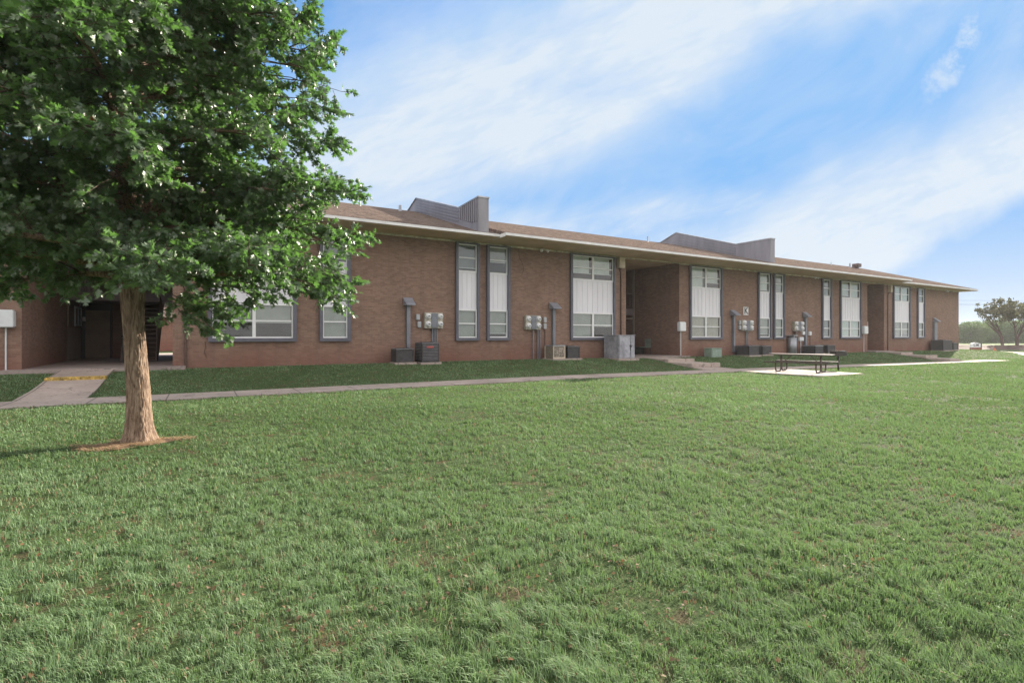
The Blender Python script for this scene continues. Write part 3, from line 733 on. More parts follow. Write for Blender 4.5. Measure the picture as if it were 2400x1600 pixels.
def flue(hl, hr, pyt, pyb, dl, dr, py_end, label, w_=None):
    dpt = .30
    xl, xr = wx(hl, -dpt), wx(hr, -dpt); zt, zb = wz(hl, pyt, -.1), wz(hr, pyb, -dpt)
    xc = (wx(dl, -.17)+wx(dr, -.17))/2; hw = max((wx(dr, -.17)-wx(dl, -.17))/2*.8, .07) if not w_ else w_
    zz = wz((dl+dr)/2, py_end, -.17)
    W = min(.24, (xr-xl)/2); e = empty('exhaust_duct', (xc, 0, zz), label, 'exhaust duct', 'slanted cap exhaust ducts')
    d_ = MB(); d_.box(xc-hw, xc+hw, -.17, -.004, zz, zb-.03)
    for k in range(1, 5):
        z = zz+(zb-zz)*k/5; d_.box(xc-hw-.008, xc+hw+.008, -.178, -.005, z-.02, z+.02)
    d_.build('duct', M['duct'], e)
    h = MB(); a, b = xc-W, xc+W
    vs = [(a,-.03,zt),(b,-.03,zt),(b,-.46,zb),(a,-.46,zb),(a,-.03,zt-.04),(b,-.03,zt-.04),(b,-.46,zb-.04),(a,-.46,zb-.04)]
    h.add(vs, [(0,3,2,1),(4,5,6,7),(0,1,5,4),(1,2,6,5),(2,3,7,6),(3,0,4,7)])
    for x in (a, b-.02): h.add([(x,-.03,zt-.041),(x,-.44,zb-.041),(x,-.03,zb-.041),(x+.02,-.03,zt-.041),(x+.02,-.44,zb-.041),(x+.02,-.03,zb-.041)], [(0,1,2),(5,4,3),(0,3,4,1),(1,4,5,2),(2,5,3,0)])
    h.build('hood', M['hood'], e)
flue(946, 968, 696.6, 713, 953, 963, 826, 'grey duct with slanted cap rising behind the flat dark unit, nearest of the ducts')
flue(1289, 1311, 708, 722, 1296, 1303, 812, 'grey duct with slanted cap rising behind the speckled beige unit')
flue(1715, 1730, 726, 737.6, 1719.6, 1724, 825, 'grey duct with slanted cap just left of the K sign')
flue(1881.5, 1895, 730.5, 741.6, 1888, 1892, 822, 'grey duct with slanted cap beside the round meters, past the two narrow windows')
flue(2187, 2197.6, 744, 753, 2189, 2199, 813, 'wide pale duct with slanted cap near the far end corner of the building', .28)

def ac(pl, pr, pyt, yf, label, style, dep=.78, cap=None, w_=None, rnd=.04):
    """condenser: front left corner seen at column pl, front right at pr, front plane y=yf"""
    xa, xb = wx(pl, yf), wx(pr, yf); x = (xa+xb)/2; g = T(x, yf)+.03; zt = wz(pl, pyt, yf)
    e = empty('air_conditioner', (x, yf+dep/2, g), label, 'air conditioner', 'air conditioning units along the wall')
    MB().bbox(xa-.08, xb+.08, yf-.1, yf+dep+.05, g-.16, g+.05, .01).build('pad', M['walk'], e)
    b = M['dark_unit'] if style != 'beige' else M['beige']; z0 = g+.051
    MB().bbox(xa+.02, xb-.02, yf+.02, yf+dep-.02, z0, zt-.06, rnd).build('body', b if style != 'beige' else M['black'], e)
    MB().bbox(xa-.01, xb+.01, yf-.01, yf+dep+.01, zt-.055, zt, .015).build('top_cover', cap or M['unit_cap'], e)
    fan = MB(); cx, cy = x, yf+dep/2
    for r in (.12, .2, .28): fan.tube([(cx+r*math.cos(a*math.pi/12), cy+r*math.sin(a*math.pi/12), zt+.012) for a in range(25)], .008, 5)
    fan.build('fan_guard', M['grill'], e)
    pm = M['beige'] if style == 'beige' else M['dark_unit']
    for px_, py_ in ((xa, yf), (xb-.05, yf), (xa, yf+dep-.05), (xb-.05, yf+dep-.05)): MB().box(px_, px_+.05, py_, py_+.05, z0, zt-.056).build('corner_post', pm, e)
    MB().box(xa+.05, xb-.05, yf, yf+.04, z0, z0+.06).build('base_rail', pm, e)
    ln_ = MB(); ln_.tube([(xb-.1, yf+dep-.01, z0+.15), (xb-.08, yf+dep+.15, z0+.12), (xb-.05, -.03, z0+.25), (xb-.05, -.002, z0+.25)], .022, 6)
    ln_.tube([(xb-.25, yf+dep-.01, z0+.3), (xb-.22, yf+dep+.12, z0+.2), (xb-.2, -.03, z0+.45)], .012, 6); ln_.build('refrigerant_line', M['black'], e, True)
    if style == 'louvre':
        l = MB(); n = 11; 
        for k in range(n):
            z = z0+.1+(zt-z0-.2)*k/(n-1)
            l.add([(xa+.05,yf+.02,z+.03),(xb-.05,yf+.02,z+.03),(xb-.05,yf-.012,z),(xa+.05,yf-.012,z)], [(0,1,2,3)])
            l.add([(xa+.02,yf+.05,z+.03),(xa+.02,yf+dep-.05,z+.03),(xa-.012,yf+dep-.05,z),(xa-.012,yf+.05,z)], [(3,2,1,0)])
        l.build('louvre', M['unit_cap'], e)
        MB().box((xa+xb)/2-.17, (xa+xb)/2+.13, yf-.03, yf-.014, zt-.22, zt-.15).build('badge', M['red'], e)
    elif style in ('mesh', 'beige'):
        l = MB(); n = 12
        for k in range(n+1):
            xx = xa+.05+(xb-xa-.1)*k/n; l.box(xx-.004, xx+.004, yf+.006, yf+.016, z0+.06, zt-.06)
            yy = yf+.05+(dep-.1)*k/n; l.box(xa+.004, xa+.014, yy-.004, yy+.004, z0+.02, zt-.06)
        for k in range(9):
            z = z0+.08+(zt-z0-.16)*k/8; l.box(xa+.05, xb-.05, yf+.001, yf+.005, z-.004, z+.004)
        l.build('coil_guard', M['beige'] if style == 'beige' else M['unit_cap'], e)
        if style == 'beige':
            c = MB()
            for k in range(120):
                fx, fz = random.random(), random.random()
                if fx < .15 and random.random() < .7: continue
                xx = xa+.06+(xb-xa-.14)*fx; z = z0+.1+(zt-z0-.25)*fz; c.box(xx, xx+.02+random.random()*.03, yf-.002, yf+.0, z, z+.02+random.random()*.03)
            c.build('peeled_fin', M['pad'], e)
    return e
ac(929, 971, 816.5, -1.05, 'low flat topped dark unit under the nearest slanted duct', 'plain', .7)
ac(989, 1029, 802.4, -1.25, 'dark louvred air conditioner with a red badge', 'louvre', .8)
ac(1297, 1325, 808.8, -1.05, 'weathered beige unit with a peeling speckled coil', 'beige', .75, M['galv'])
ac(1331, 1359.4, 810.7, -1.05, 'dark unit right beside the speckled beige one', 'plain', .75)
ac(1756, 1780, 809.5, -1.2, 'dark unit below the meters under the K sign, left of its pair', 'mesh', .95)
ac(1787, 1808, 810, -.95, 'dark unit below two narrow windows, right one of the pair under the K sign', 'mesh', .8)
ac(1911, 1930, 809.5, -1.2, 'dark unit with pale top edge behind the picnic table', 'mesh', .9, M['galv'])
ac(1940, 1957, 808.5, -.95, 'dark unit directly behind the barbecue grill head', 'plain', .9)
ac(2211, 2232, 796.5, -1.2, 'tall rounded dark unit by the far end corner of the building', 'mesh', .9)
ac(2235, 2246, 802.5, -.9, 'last small dark unit at the building end corner', 'plain', .7)
# green transformer box
xa, xb = wx(1668, -1.0), wx(1692, -1.0); g = T(xa, -1); zt = wz(1668, 815.7, -1.0)
e = empty('transformer_box', ((xa+xb)/2, -.7, g), 'small pale green utility cabinet under the wide window left of the K sign', 'utility cabinet')
MB().bbox(xa, xb, -1.0, -.45, g-.05, zt-.05, .02).build('body', M['green_box'], e); MB().bbox(xa-.02, xb+.02, -1.03, -.43, zt-.049, zt, .015).build('lid', M['green_box'], e)
MB().bbox(xa+.06, xb-.06, -1.018, -1.001, g+.12, zt-.12, .004).build('door', M['green_box'], e)
# big metal cabinet beside breezeway 2
yf = -1.5; xa, xb = wx(1450.5, yf), wx(1488, yf); g = T(xa, yf)+.03; zt = wz(1450.5, 786, yf)
e = empty('metal_cabinet', ((xa+xb)/2, yf+.5, g), 'large weathered grey metal cabinet with a padlocked door beside the breezeway', 'cabinet')
MB().bbox(xa, xb, yf, yf+1.15, g+.05, zt, .02).build('body', M['cabinet'], e)
MB().bbox(xa-.04, xb+.04, yf-.04, yf+1.2, zt+.001, zt+.03, .01).build('lid', M['cabinet'], e)
xs = xa+(xb-xa)*.70
MB().bbox(xa+.03, xs-.012, yf-.022, yf-.001, g+.09, zt-.04, .006).build('door', M['cabinet'], e); MB().bbox(xs+.012, xb-.03, yf-.022, yf-.001, g+.09, zt-.04, .006).build('door', M['cabinet'], e)
hd = MB(); hd.box(xs-.09, xs+.12, yf-.045, yf-.0225, (g+zt)/2+.08, (g+zt)/2+.11); hd.tube([(xs, yf-.05, (g+zt)/2+.15), (xs, yf-.05, (g+zt)/2-.18)], .012, 6); hd.bbox(xs-.03, xs+.03, yf-.085, yf-.046, (g+zt)/2, (g+zt)/2+.07, .008)
hd.build('latch', M['black'], e)
MB().bbox(xa-.2, xb+.12, yf-.2, yf+1.3, g-.2, g+.049, .01).build('pad', M['walk'], e)
# tall galvanised pipe enclosure
xc = wx(1857, -.3); g = T(xc, -.3); zt = wz(1850, 785, -.3)
e = empty('pipe_enclosure', (xc, -.3, g), 'tall rounded galvanised enclosure standing against the wall behind the picnic table', 'pipe enclosure')
MB().bbox(xc-.24, xc+.24, -.55, -.004, g-.05, zt-.06, .12).build('shell', M['galv'], e, True); MB().bbox(xc-.26, xc+.26, -.57, -.003, zt-.06, zt, .02).build('cap', M['box_grey'], e)
# dark cable trunking below the fourth meter bank
xa, xb = wx(1873, -.2), wx(1879.5, -.2); g = T(xa, 0)
e = empty('cable_trunking', (xa, -.1, g), 'dark metal trunking running down between the far meter bank and the ground', 'trunking')
MB().bbox(wx(1864.5,-.2), wx(1871,-.2), -.2, -.1201, g-.05, wz(1862, 776.5, -.2), .01).build('trunk_box', M['brown_metal'], e)
# sign K
def text_obj(s, size, loc, rot, m, parent, name='lettering', ext=.003):
    c = bpy.data.curves.new('txt', 'FONT'); c.body = s; c.size = size; c.extrude = ext; c.align_x = 'CENTER'; c.align_y = 'CENTER'; c.offset = size*.028
    o = bpy.data.objects.new('txt', c); COL.objects.link(o); bpy.context.view_layer.update()
    me = bpy.data.meshes.new_from_object(o.evaluated_get(bpy.context.evaluated_depsgraph_get())); bpy.data.objects.remove(o)
    me.materials.clear(); me.materials.append(m)
    n = bpy.data.objects.new(name, me); COL.objects.link(n); n.parent = parent
    n.matrix_parent_inverse = Matrix.Translation(-parent_loc(parent)); n.matrix_basis = Matrix.LocRotScale(Vector(loc), rot, None)
    return n
from mathutils import Euler
xa, xb = wx(1743, -.05), wx(1754.2, -.05); za, zb = wz(1743, 738, -.05), wz(1743, 719, -.05)
e = empty('building_sign', ((xa+xb)/2, 0, za), 'white sign plate with a dark letter K on the brick wall', 'sign')
MB().bbox(xa, xb, -.05, -.004, za, zb, .006).build('plate', M['fascia'], e)
kt = text_obj('K', (zb-za)*1.12, ((xa+xb)/2, -.054, (za+zb)/2), Euler((R(90), 0, 0)), M['ink'], e)
# soffit flood lights
for px, lab in ((1272, 'white twin flood lamp under the eave, nearest one, above the second meter bank'), (1909, 'white twin flood lamp under the eave, middle of the three'), (2216, 'white twin flood lamp under the eave, farthest, near the end corner')):
    x = wx(px, -.3); z = ZS
    e = empty('flood_light', (x, -.3, z), lab, 'flood light', 'twin flood lamps under the eave')
    MB().cyl(x, -.3, z-.04, z-.001, .06, 12).build('base', M['beige'], e)
    for k in (-1, 1):
        h = MB(); h.tube([(x, -.3, z-.05), (x+k*.1, -.35, z-.09), (x+k*.16, -.42, z-.13), (x+k*.2, -.5, z-.19)], [.018, .03, .06, .075], 10); h.build('lamp_head', M['white'], e, True)
# beige boxes high on the wall with brown pipes
for pa, pb, pt, pb_, pp, lab in ((1449, 1466, 601, 627, 1456, 'beige box high on the pier left of the breezeway with a brown pipe'), (2085, 2092.5, 668, 684, 2081.5, 'beige box high beside the far entrance with a thin brown pipe')):
    d = .28; xa, xb = wx(pa+4, -d), wx(pb, -d); za, zb = wz(pa, pb_, -d), wz(pa, pt, -d)
    e = empty('junction_cabinet', ((xa+xb)/2, 0, za), lab, 'electrical box', 'beige electrical boxes under the eave')
    MB().bbox(xa, xb, -d, -.004, za, zb, .02).build('case', M['beige'], e)
    xp = wx(pp, -.08); g = T(xp, 0)-.1; zp = za-.25
    MB().tube([(xp, -.06, g), (xp, -.06, zp), ((xa+xp)/2, -.1, za-.08), ((xa+xb)/2, -.12, za-.08), ((xa+xb)/2, -.12, za)], .035, 8).build('pipe', M['brown_metal'], e, True)
# brown pipe by window left of the second trunk side
xp = wx(435, -.06)
e = empty('downpipe', (xp, -.06, .4), 'thin brown pipe on the brick corner right of the first breezeway', 'pipe')
p_ = MB(); p_.cyl(xp, -.06, .3, 4.9, .033, 8); p_.build('pipe', M['brown_metal'], e); c_ = MB(); [c_.box(xp-.08, xp+.08, -.07, -.003, z, z+.03) for z in (1.9, 3.4)]; c_.build('clip', M['galv'], e)
# loose cables on the brick
def cable(pts, label, r=.009):
    P = [Vector((wx(a, -.015), -.015, wz(a, b, -.015))) for a, b in pts]; Q = []
    for i in range(len(P)-1):
        p0 = P[max(i-1, 0)]; p1 = P[i]; p2 = P[i+1]; p3 = P[min(i+2, len(P)-1)]
        for k in range(6):
            u = k/6; Q.append(.5*((2*p1)+(p2-p0)*u+(2*p0-5*p1+4*p2-p3)*u*u+(3*p1-p0-3*p2+p3)*u**3))
    Q.append(P[-1]); tag(MB().tube(Q, r, 5).build('cable', M['brown_metal']), label, 'cable', 'loose cables on the brick wall')
cable([(1216, 574), (1217, 600), (1224, 617), (1227, 632), (1222, 645), (1212, 650), (1199, 652)], 'loose cable looping down the brick right of the second narrow window')
cable([(1059, 655), (1058, 661), (1062, 664), (1067, 660), (1068, 640)], 'small loop of cable on the brick at the left jamb of the nearest paired window')
cable([(480, 800), (482, 812), (479, 826), (486, 838)], 'short dangling cable below the wide window behind the oak', .008)

# chair and low bench in breezeway 2
e = empty('patio_chair', (23.75, 2.35, .40), 'dark green chair in the shade of the breezeway', 'chair')
cx, cy, cz = 23.72, 2.3, .40
MB().bbox(cx-.25, cx+.25, cy-.25, cy+.25, cz+.43, cz+.46, .01).build('seat', M['green_box'], e)
bk = MB()
for k in range(7): bk.box(cx+.22, cx+.24, cy-.24+k*.075, cy-.21+k*.075, cz+.47, cz+.92)
bk.box(cx+.215, cx+.245, cy-.26, cy+.26, cz+.92, cz+.96); bk.build('backrest', M['green_box'], e)
for a in (-1, 1):
    for b in (-1, 1): MB().cyl(cx+a*.22, cy+b*.22, cz, cz+.43, .014, 8).build('leg', M['black'], e)
e = empty('storage_chest', (23.5, 3.2, .40), 'low black chest against the breezeway wall beside the chair', 'chest')
MB().bbox(22.9, 24.1, 2.75, 3.5, .42, .80, .02).build('body', M['black'], e); MB().bbox(22.88, 24.12, 2.72, 3.52, .801, .86, .015).build('lid', M['black'], e)
# black bin beside stair in breezeway 1
e = empty('wheeled_bin', (-2.35, 2.8, .52), 'tall dark bin at the foot of the stair behind the oak trunk', 'bin')
MB().bbox(-2.58, -2.13, 2.6, 3.1, .54, 1.5, .04).build('body', M['black'], e); MB().bbox(-2.61, -2.10, 2.56, 3.14, 1.501, 1.57, .02).build('lid', M['black'], e)
# wall lamp in breezeway 1
e = empty('wall_lamp', (-4.5, 8.85, 2.35), 'small white lamp beside the brown door in the first breezeway', 'lamp')
MB().tube([(-4.62,8.87,2.3),(-4.62,8.7,2.32)], .03, 8).build('arm', M['black'], e); MB().tube([(-4.62,8.7,2.22),(-4.62,8.7,2.42)], [.07,.05], 12).build('lamp_shade', M['white'], e, True)

# ------------------------------------------------------------------ picnic table
e = empty('picnic_table', (22.45, -8.3, float(zlawn(22))+.05), 'dark brown metal picnic table with attached benches on the concrete pad', 'picnic table')
ang = math.atan2(-.96, .28); MT = Matrix.Translation((22.45, -8.3, float(zlawn(22))+.055)) @ Matrix.Rotation(ang, 4, 'Z')
def tb(name, mb, m=M['table'], smooth=False):
    mb.v = [tuple(MT @ Vector(v)) for v in mb.v]; return mb.build(name, m, e, smooth)
L = 1.25
def slab_top(y0, y1, z):
    mb = MB(); mb.bbox(-L, L, y0, y1, z-.022, z, .01)
    mb.bbox(-L-.004, L+.004, y0-.004, y0+.02, z-.05, z-.0225, .008); mb.bbox(-L-.004, L+.004, y1-.02, y1+.004, z-.05, z-.0225, .008); return mb
tb('tabletop', slab_top(-.38, .38, .785))
for s in (-1, 1): tb('bench_seat', slab_top(s*.80-.13, s*.80+.13, .46))
def arc(p, q, c, n=5):  # quadratic curve
    return [tuple(Vector(p)*(1-u)**2+Vector(c)*2*u*(1-u)+Vector(q)*u*u for u in [k/n]) [0] for k in range(n+1)]
for sx in (-.78, .78):
    for s in (-1, 1):
        o1 = s*.045; pts = [(sx, o1, .735)]+[(sx, o1, .4)]
        pts += arc((sx, o1, .22), (sx, o1+s*.2, .028), (sx, o1, .028)) + arc((sx, s*.62, .028), (sx, s*.82, .22), (sx, s*.82, .028)) + [(sx, s*.82, .41)]
        tb('leg', MB().tube(pts, .03, 10), smooth=True)
    br = MB(); inn_ = sx*.35/.78
    br.tube([(sx, 0, .33), (inn_, 0, .735)], .016, 8); br.box(sx-.03, sx+.03, -.36, .36, .715, .734); tb('brace', br)
tb('crossbar', MB().tube([(-.78, -.4, .40), (-.78, .4, .40)], .012, 6).tube([(.78, -.4, .40), (.78, .4, .40)], .012, 6))
# ------------------------------------------------------------------ pedestal grill
gx, gy = 25.65, -8.2; gz = T(gx, gy)
e = empty('barbecue_grill', (gx, gy, gz), 'black pedestal barbecue grill standing in the grass beside the picnic table', 'barbecue')
MB().cyl(gx, gy, gz-.05, gz+.72, .035, 12).build('post', M['grill'], e, True)
fb = MB(); a = R(-20); RM = Matrix.Translation((gx, gy, gz+.72)) @ Matrix.Rotation(a, 4, 'Z')
fb.box(-.28, .28, -.2, .2, 0, .02, RM); fb.box(-.28, .28, -.2, -.185, .02, .22, RM); fb.box(-.28, -.265, -.185, .2, .02, .22, RM); fb.box(.265, .28, -.185, .2, .02, .22, RM); fb.box(-.265, .265, .185, .2, .02, .14, RM)
fb.build('firebox', M['grill'], e)
gr = MB()
for k in range(12): gr.box(-.26+k*.045, -.25+k*.045, -.22, .2, .235, .245, RM)
gr.box(-.30, .30, -.235, -.221, .232, .248, RM); gr.box(-.30, .30, .201, .215, .232, .248, RM); gr.build('grate', M['table'], e)
MB().tube([RM @ Vector(p) for p in ((-.15,-.24,.24), (-.15,-.38,.24), (.0,-.38,.24), (.0,-.24,.24))], .009, 6).build('handle', M['galv'], e)

# ------------------------------------------------------------------ far right: sign, marker, wires, brick block behind
def cpt(px, t_):        # point at camera depth t_
    s = (px-1200)/PX_F; return t_*(YAW_S+YAW_C*s), t_*(YAW_C-YAW_S*s)-CAM_D
sxp, syp = cpt(2286, 74); sz = T(sxp, syp)
e = empty('entry_sign', (sxp, syp, sz), 'low white sign lettered L-M on a brown base beyond the building end', 'sign')
RS = Matrix.Translation((sxp, syp, sz)) @ Matrix.Rotation(-math.atan2(YAW_S, YAW_C), 4, 'Z')
q = MB(); q.box(-.72, .72, -.12, .12, -.1, .32, RS); q.build('base', M['brick_far'], e)
pz = [(-.68, .34), (.68, .34), (.68, .86), (.15, 1.0), (-.15, 1.0), (-.68, .86)]; q = MB(); vs = [tuple(RS @ Vector((a, -.09, b))) for a, b in pz]+[tuple(RS @ Vector((a, .09, b))) for a, b in pz]
q.add(vs, [tuple(range(6)), tuple(range(11, 5, -1))]+[(i, i+6, (i+1) % 6+6, (i+1) % 6) for i in range(6)]); q.build('sign_board', M['box_white'], e)
q = MB(); q.box(.70, .80, -.14, .14, -.1, .9, RS); q.build('post', M['brown_metal'], e)
text_obj('L-M', .46, RS @ Vector((0, -.10, .64)), RS.to_euler(), M['ink'], e).matrix_basis = RS @ Matrix.Translation((.03, -.10, .64)) @ Matrix.Rotation(R(90), 4, 'X')
mx_, my_ = cpt(2331.5, 70); mz = T(mx_, my_)
e = empty('marker_cone', (mx_, my_, mz), 'tiny orange cone by the pale path at the field edge', 'traffic cone')
MB().tube([(mx_,my_,mz+.03),(mx_,my_,mz+.33)], [.14,.03], 12).build('cone', M['orange'], e); MB().box(mx_-.17, mx_+.17, my_-.17, my_+.17, mz-.02, mz+.03).build('base', M['orange'], e)
for i, (pya, lab, r_) in enumerate(((706, 'upper thin overhead wire beyond the building end', .02), (715.5, 'lower thicker overhead wire beyond the building end', .035))):
    pts = []
    for k in range(25):
        px = 2050+k*30; x, y = cpt(px, 140); f = (k-12)/12; pts.append((x, y, CAM_Z+(787-pya+.5-(px-2250)*-.01)/PX_F*140+f*f*1.0-.0))
    tag(MB().tube(pts, r_, 5).build('overhead_wire', M['black']), lab, 'power line', 'overhead wires')
bb = empty('brick_building', (-8, 46, 0), 'low reddish brick building glimpsed through the breezeway behind the oak trunk', 'building')
q = MB(); q.box(-34, 20, 42, 54, -.2, 3.4); q.build('wall', M['brick_far'], bb)
q = MB(); a, b, c, d = -35, 21, 41, 55; q.add([(a,c,3.41),(b,c,3.41),(b,d,3.41),(a,d,3.41),(a+5,48,5.4),(b-5,48,5.4)], [(0,1,5,4),(1,2,5),(2,3,4,5),(3,0,4),(3,2,1,0)]); q.build('roof', M['shingle'], bb)

# ------------------------------------------------------------------ foliage generator
LEAF2D = np.array([  # lobed oak leaf: x across, y along
    (0,0),(.03,.18),(-.03,.18),(.06,.40),(-.06,.40),(.06,.62),(-.06,.62),(.05,.80),(-.05,.80),(0,1.0),
    (.24,.34),(-.24,.34),(.36,.66),(-.36,.66),(.22,.96),(-.22,.96),(.27,.42),(-.27,.42),(.15,.72),(-.15,.72)], float)
LT = np.array([(0,1,2),(1,3,4),(1,4,2),(3,5,6),(3,6,4),(5,7,8),(5,8,6),(7,9,8),
    (1,10,3),(2,4,11),(3,12,5),(4,6,13),(3,16,12),(4,13,17),(5,14,7),(6,8,15),(5,18,14),(6,15,19)])
def leaves(P, Dv, size, rnd, simple=False):
    """P (n,3) base; Dv (n,3) pointing dir; returns V,F,attr"""
    n = len(P); Dv = Dv/np.linalg.norm(Dv, axis=1, keepdims=True)
    rv = RNG.normal(size=(n, 3)); rv[:, 2] += .9
    side = np.cross(Dv, rv); side /= np.linalg.norm(side, axis=1, keepdims=True)+1e-9
    nrm = np.cross(side, Dv)
    sh = LEAF2D if not simple else np.array([(0,0),(.3,.35),(.22,.75),(0,1),(-.22,.75),(-.3,.35)], float)
    cup = (np.abs(sh[:, 0])*.35-(sh[:, 1]**2)*.18)
    V = P[:, None, :]+size[:, None, None]*(sh[None, :, 0, None]*side[:, None, :]*1.05+sh[None, :, 1, None]*Dv[:, None, :]+cup[None, :, None]*nrm[:, None, :])
    base = (np.arange(n)*len(sh))[:, None, None]
    tri = LT if not simple else np.array([(0,1,5),(1,2,5),(2,4,5),(2,3,4)])
    F = (tri[None]+base).reshape(-1, 3)
    return V.reshape(-1, 3), F, np.repeat(rnd, len(sh))

def oak():
    bx, by = -.80, -12.16; bz = T(bx, by)
    e = empty('oak_tree', (bx, by, bz), 'large leafy oak tree with a bare brown trunk on the lawn, left of the picture', 'tree')
    # trunk surface with bark ridges
    n, m_ = 120, 150; V = []; 
    ht = 2.75
    for i in range(m_+1):
        h = ht*i/m_; cxx = bx-.035*h+.012*math.sin(h*2.2); cyy = by+.01*h
        r = .130-.006*h+.11*math.exp(-h/.13)+.05*math.exp(-h/.5)+(.06*max(0, h-1.75)**1.2)
        for k in range(n):
            a = 2*math.pi*k/n
            fl = 1+.10*math.exp(-h/.25)*math.sin(a*5+1.3)+.04*math.sin(a*3+h*.7)
            q = Vector((math.cos(a)*9.0, math.sin(a)*9.0, h*6.5)); d = noise.noise(q)*.6+noise.noise(q*2.1)*.4
            ridge = (1-abs(d)*2.2)
            rr = r*fl+.0135*ridge*(1 if h < 2.4 else .5)+.008*noise.noise(Vector((math.cos(a), math.sin(a), h*2)))
            V.append((cxx+rr*math.cos(a), cyy+rr*math.sin(a), bz-.06+h))
    F = [(i*n+k, i*n+(k+1) % n, (i+1)*n+(k+1) % n, (i+1)*n+k) for i in range(m_) for k in range(n)]
    mb = MB(); mb.add(V, F)
    top = Vector((bx-.035*ht, by+.01*ht, bz-.06+ht))
    lead = [Vector((top.x-.02*k+.05*math.sin(k*1.3), top.y+.04*math.sin(k*.9), top.z-.3+.62*k)) for k in range(12)]
    mb.tube(lead, [.165*(1-k/12.5)**1.1+.012 for k in range(12)], 14)
    def prof(z):   # crown radius by height
        return float(np.interp(z, [1.3, 1.9, 2.4, 3.0, 3.6, 4.4, 5.2, 6.0, 7.0, 8.2, 9.4], [1.5, 2.3, 2.85, 3.0, 2.9, 2.75, 2.75, 2.65, 2.45, 1.7, .6]))
    tw = []      # (base point, dir) of leaf-bearing twigs
    rnd = random.Random(5)
    bmb = MB()
    nl = 90
    for i in range(nl):
        f = i/(nl-1); z0 = 2.38+6.1*f**1.2; az = i*2.399+rnd.uniform(-.25, .25)
        k = min(int((z0-(top.z-.3))/.62), 10); k = max(k, 0); u = max(0, min(1, (z0-lead[k].z)/.62)); st_ = lead[k].lerp(lead[min(k+1, 11)], u) if z0 > lead[0].z else Vector((top.x, top.y, z0))
        tilt = rnd.uniform(.10, .45) if f > .12 else rnd.uniform(.02, .28)-.06*max(0, math.cos(az+math.atan2(YAW_S, YAW_C)))
        zt = z0+2.2*tilt
        Rr = prof(zt)*rnd.uniform(.82, 1.04)
        d = Vector((math.cos(az), math.sin(az), 0))
        rgt = d.x*YAW_C-d.y*YAW_S; droop = (.20+.22*max(0, rgt)) if f < .2 else .16
        pts = []; N = 9
        for j in range(N+1):
            u = j/N; pz = st_.z+(zt-st_.z)*math.sin(min(u*1.25, 1)*math.pi/2)-droop*u*u*(1.5 if f < .15 else 1)
            wv = .10*math.sin(u*6+i)*u
            pts.append(Vector((st_.x+d.x*Rr*u-d.y*wv, st_.y+d.y*Rr*u+d.x*wv, pz)))
        r0 = .055*(1-f*.6)+.012
        mb.tube(pts, [r0*(1-.88*j/N) for j in range(N+1)], 8)
        # secondaries
        ns = max(8, int(Rr*6.5))
        for s in range(ns):
            u = .16+.84*(s+rnd.random())/ns; jj = min(int(u*N), N-1); p = pts[jj].lerp(pts[jj+1], u*N-jj)
            sd = 1 if s % 2 else -1; a2 = az+sd*rnd.uniform(.35, 1.25)*(1-.35*u); ln = rnd.uniform(.45, .95)*(1.15-.5*u)*(.75 if f > .8 else 1)
            el = rnd.uniform(-.55, .95) if f > .15 else rnd.uniform(-.15, .95)
            dd = Vector((math.cos(a2)*math.cos(el), math.sin(a2)*math.cos(el), math.sin(el)))
            q = [p+dd*ln*v+Vector((0, 0, -.16*v*v*ln)) for v in (0, .33, .66, 1)]
            bmb.tube(q, [.012, .009, .006, .003], 5, False)
            nt = int(5+ln*8)
            for w_ in range(nt):
                v = .2+.8*(w_+rnd.random()*.6)/nt; b0 = q[0].lerp(q[3], v)+Vector((0,0,-.1*v*v*ln)); a3 = a2+rnd.uniform(-1.4, 1.4); e3 = rnd.uniform(-.9, 1.0)
                tw.append((b0, Vector((math.cos(a3)*math.cos(e3), math.sin(a3)*math.cos(e3), math.sin(e3)))))
    # a few low hanging sprays, as on the right of the crown
    for (px, py, t_) in ((498, 770, 7.2), (512, 745, 7.3), (470, 730, 7.2), (440, 725, 7.1), (425, 735, 7.1), (818, 645, 7.6), (812, 660, 7.6), (775, 640, 7.6), (765, 670, 7.6), (770, 255, 7.5), (800, 215, 7.5), (745, 205, 7.5), (520, 725, 7.3), (560, 710, 7.3), (600, 700, 7.4), (640, 690, 7.4), (480, 700, 7.2), (450, 690, 7.2), (845, 545, 7.6), (835, 590, 7.6)):
        x, y = cpt(px, t_); z = CAM_Z+(787-py)/PX_F*t_; P = Vector((x, y, z)); o = Vector((bx, by, z+.7)); base = P+(o-P)*.30
        bmb.tube([base, (base+P)/2+Vector((0,0,.05)), P], [.008, .006, .003], 5, False)
        for w_ in range(5): tw.append((base.lerp(P, .45+.55*w_/4), Vector((rnd.uniform(-1,1)+.4, rnd.uniform(-1,1), rnd.uniform(-1,.3))).normalized()))
    mb.build('trunk', M['bark'], e, True)
    P = []; D_ = []; S_ = []; R_ = []
    bro = set(rnd.sample(range(len(tw)), 16))
    for k, (b0, dd) in enumerate(tw):
        ln = rnd.uniform(.16, .34); tip = b0+dd*ln+Vector((0,0,-.03)); bmb.tube([b0, tip], [.004, .002], 3, False)
        for j in range(15):
            u = .2+.8*j/14; p = b0.lerp(tip, u); a = rnd.uniform(0, 6.283)
            v = Vector((math.cos(a), math.sin(a), rnd.uniform(-.75, .25)))+dd*.9
            P.append(p); D_.append(v); S_.append(rnd.uniform(.065, .125)); R_.append(rnd.random()*.94 if not (k in bro and j < 3) else .99)
    bmb.build('twigs', M['twig'], e)
    P = np.array(P); D_ = np.array(D_); S_ = np.array(S_); R_ = np.array(R_)
    print('oak leaves', len(P))
    V, F, A = leaves(P, D_, S_, R_)
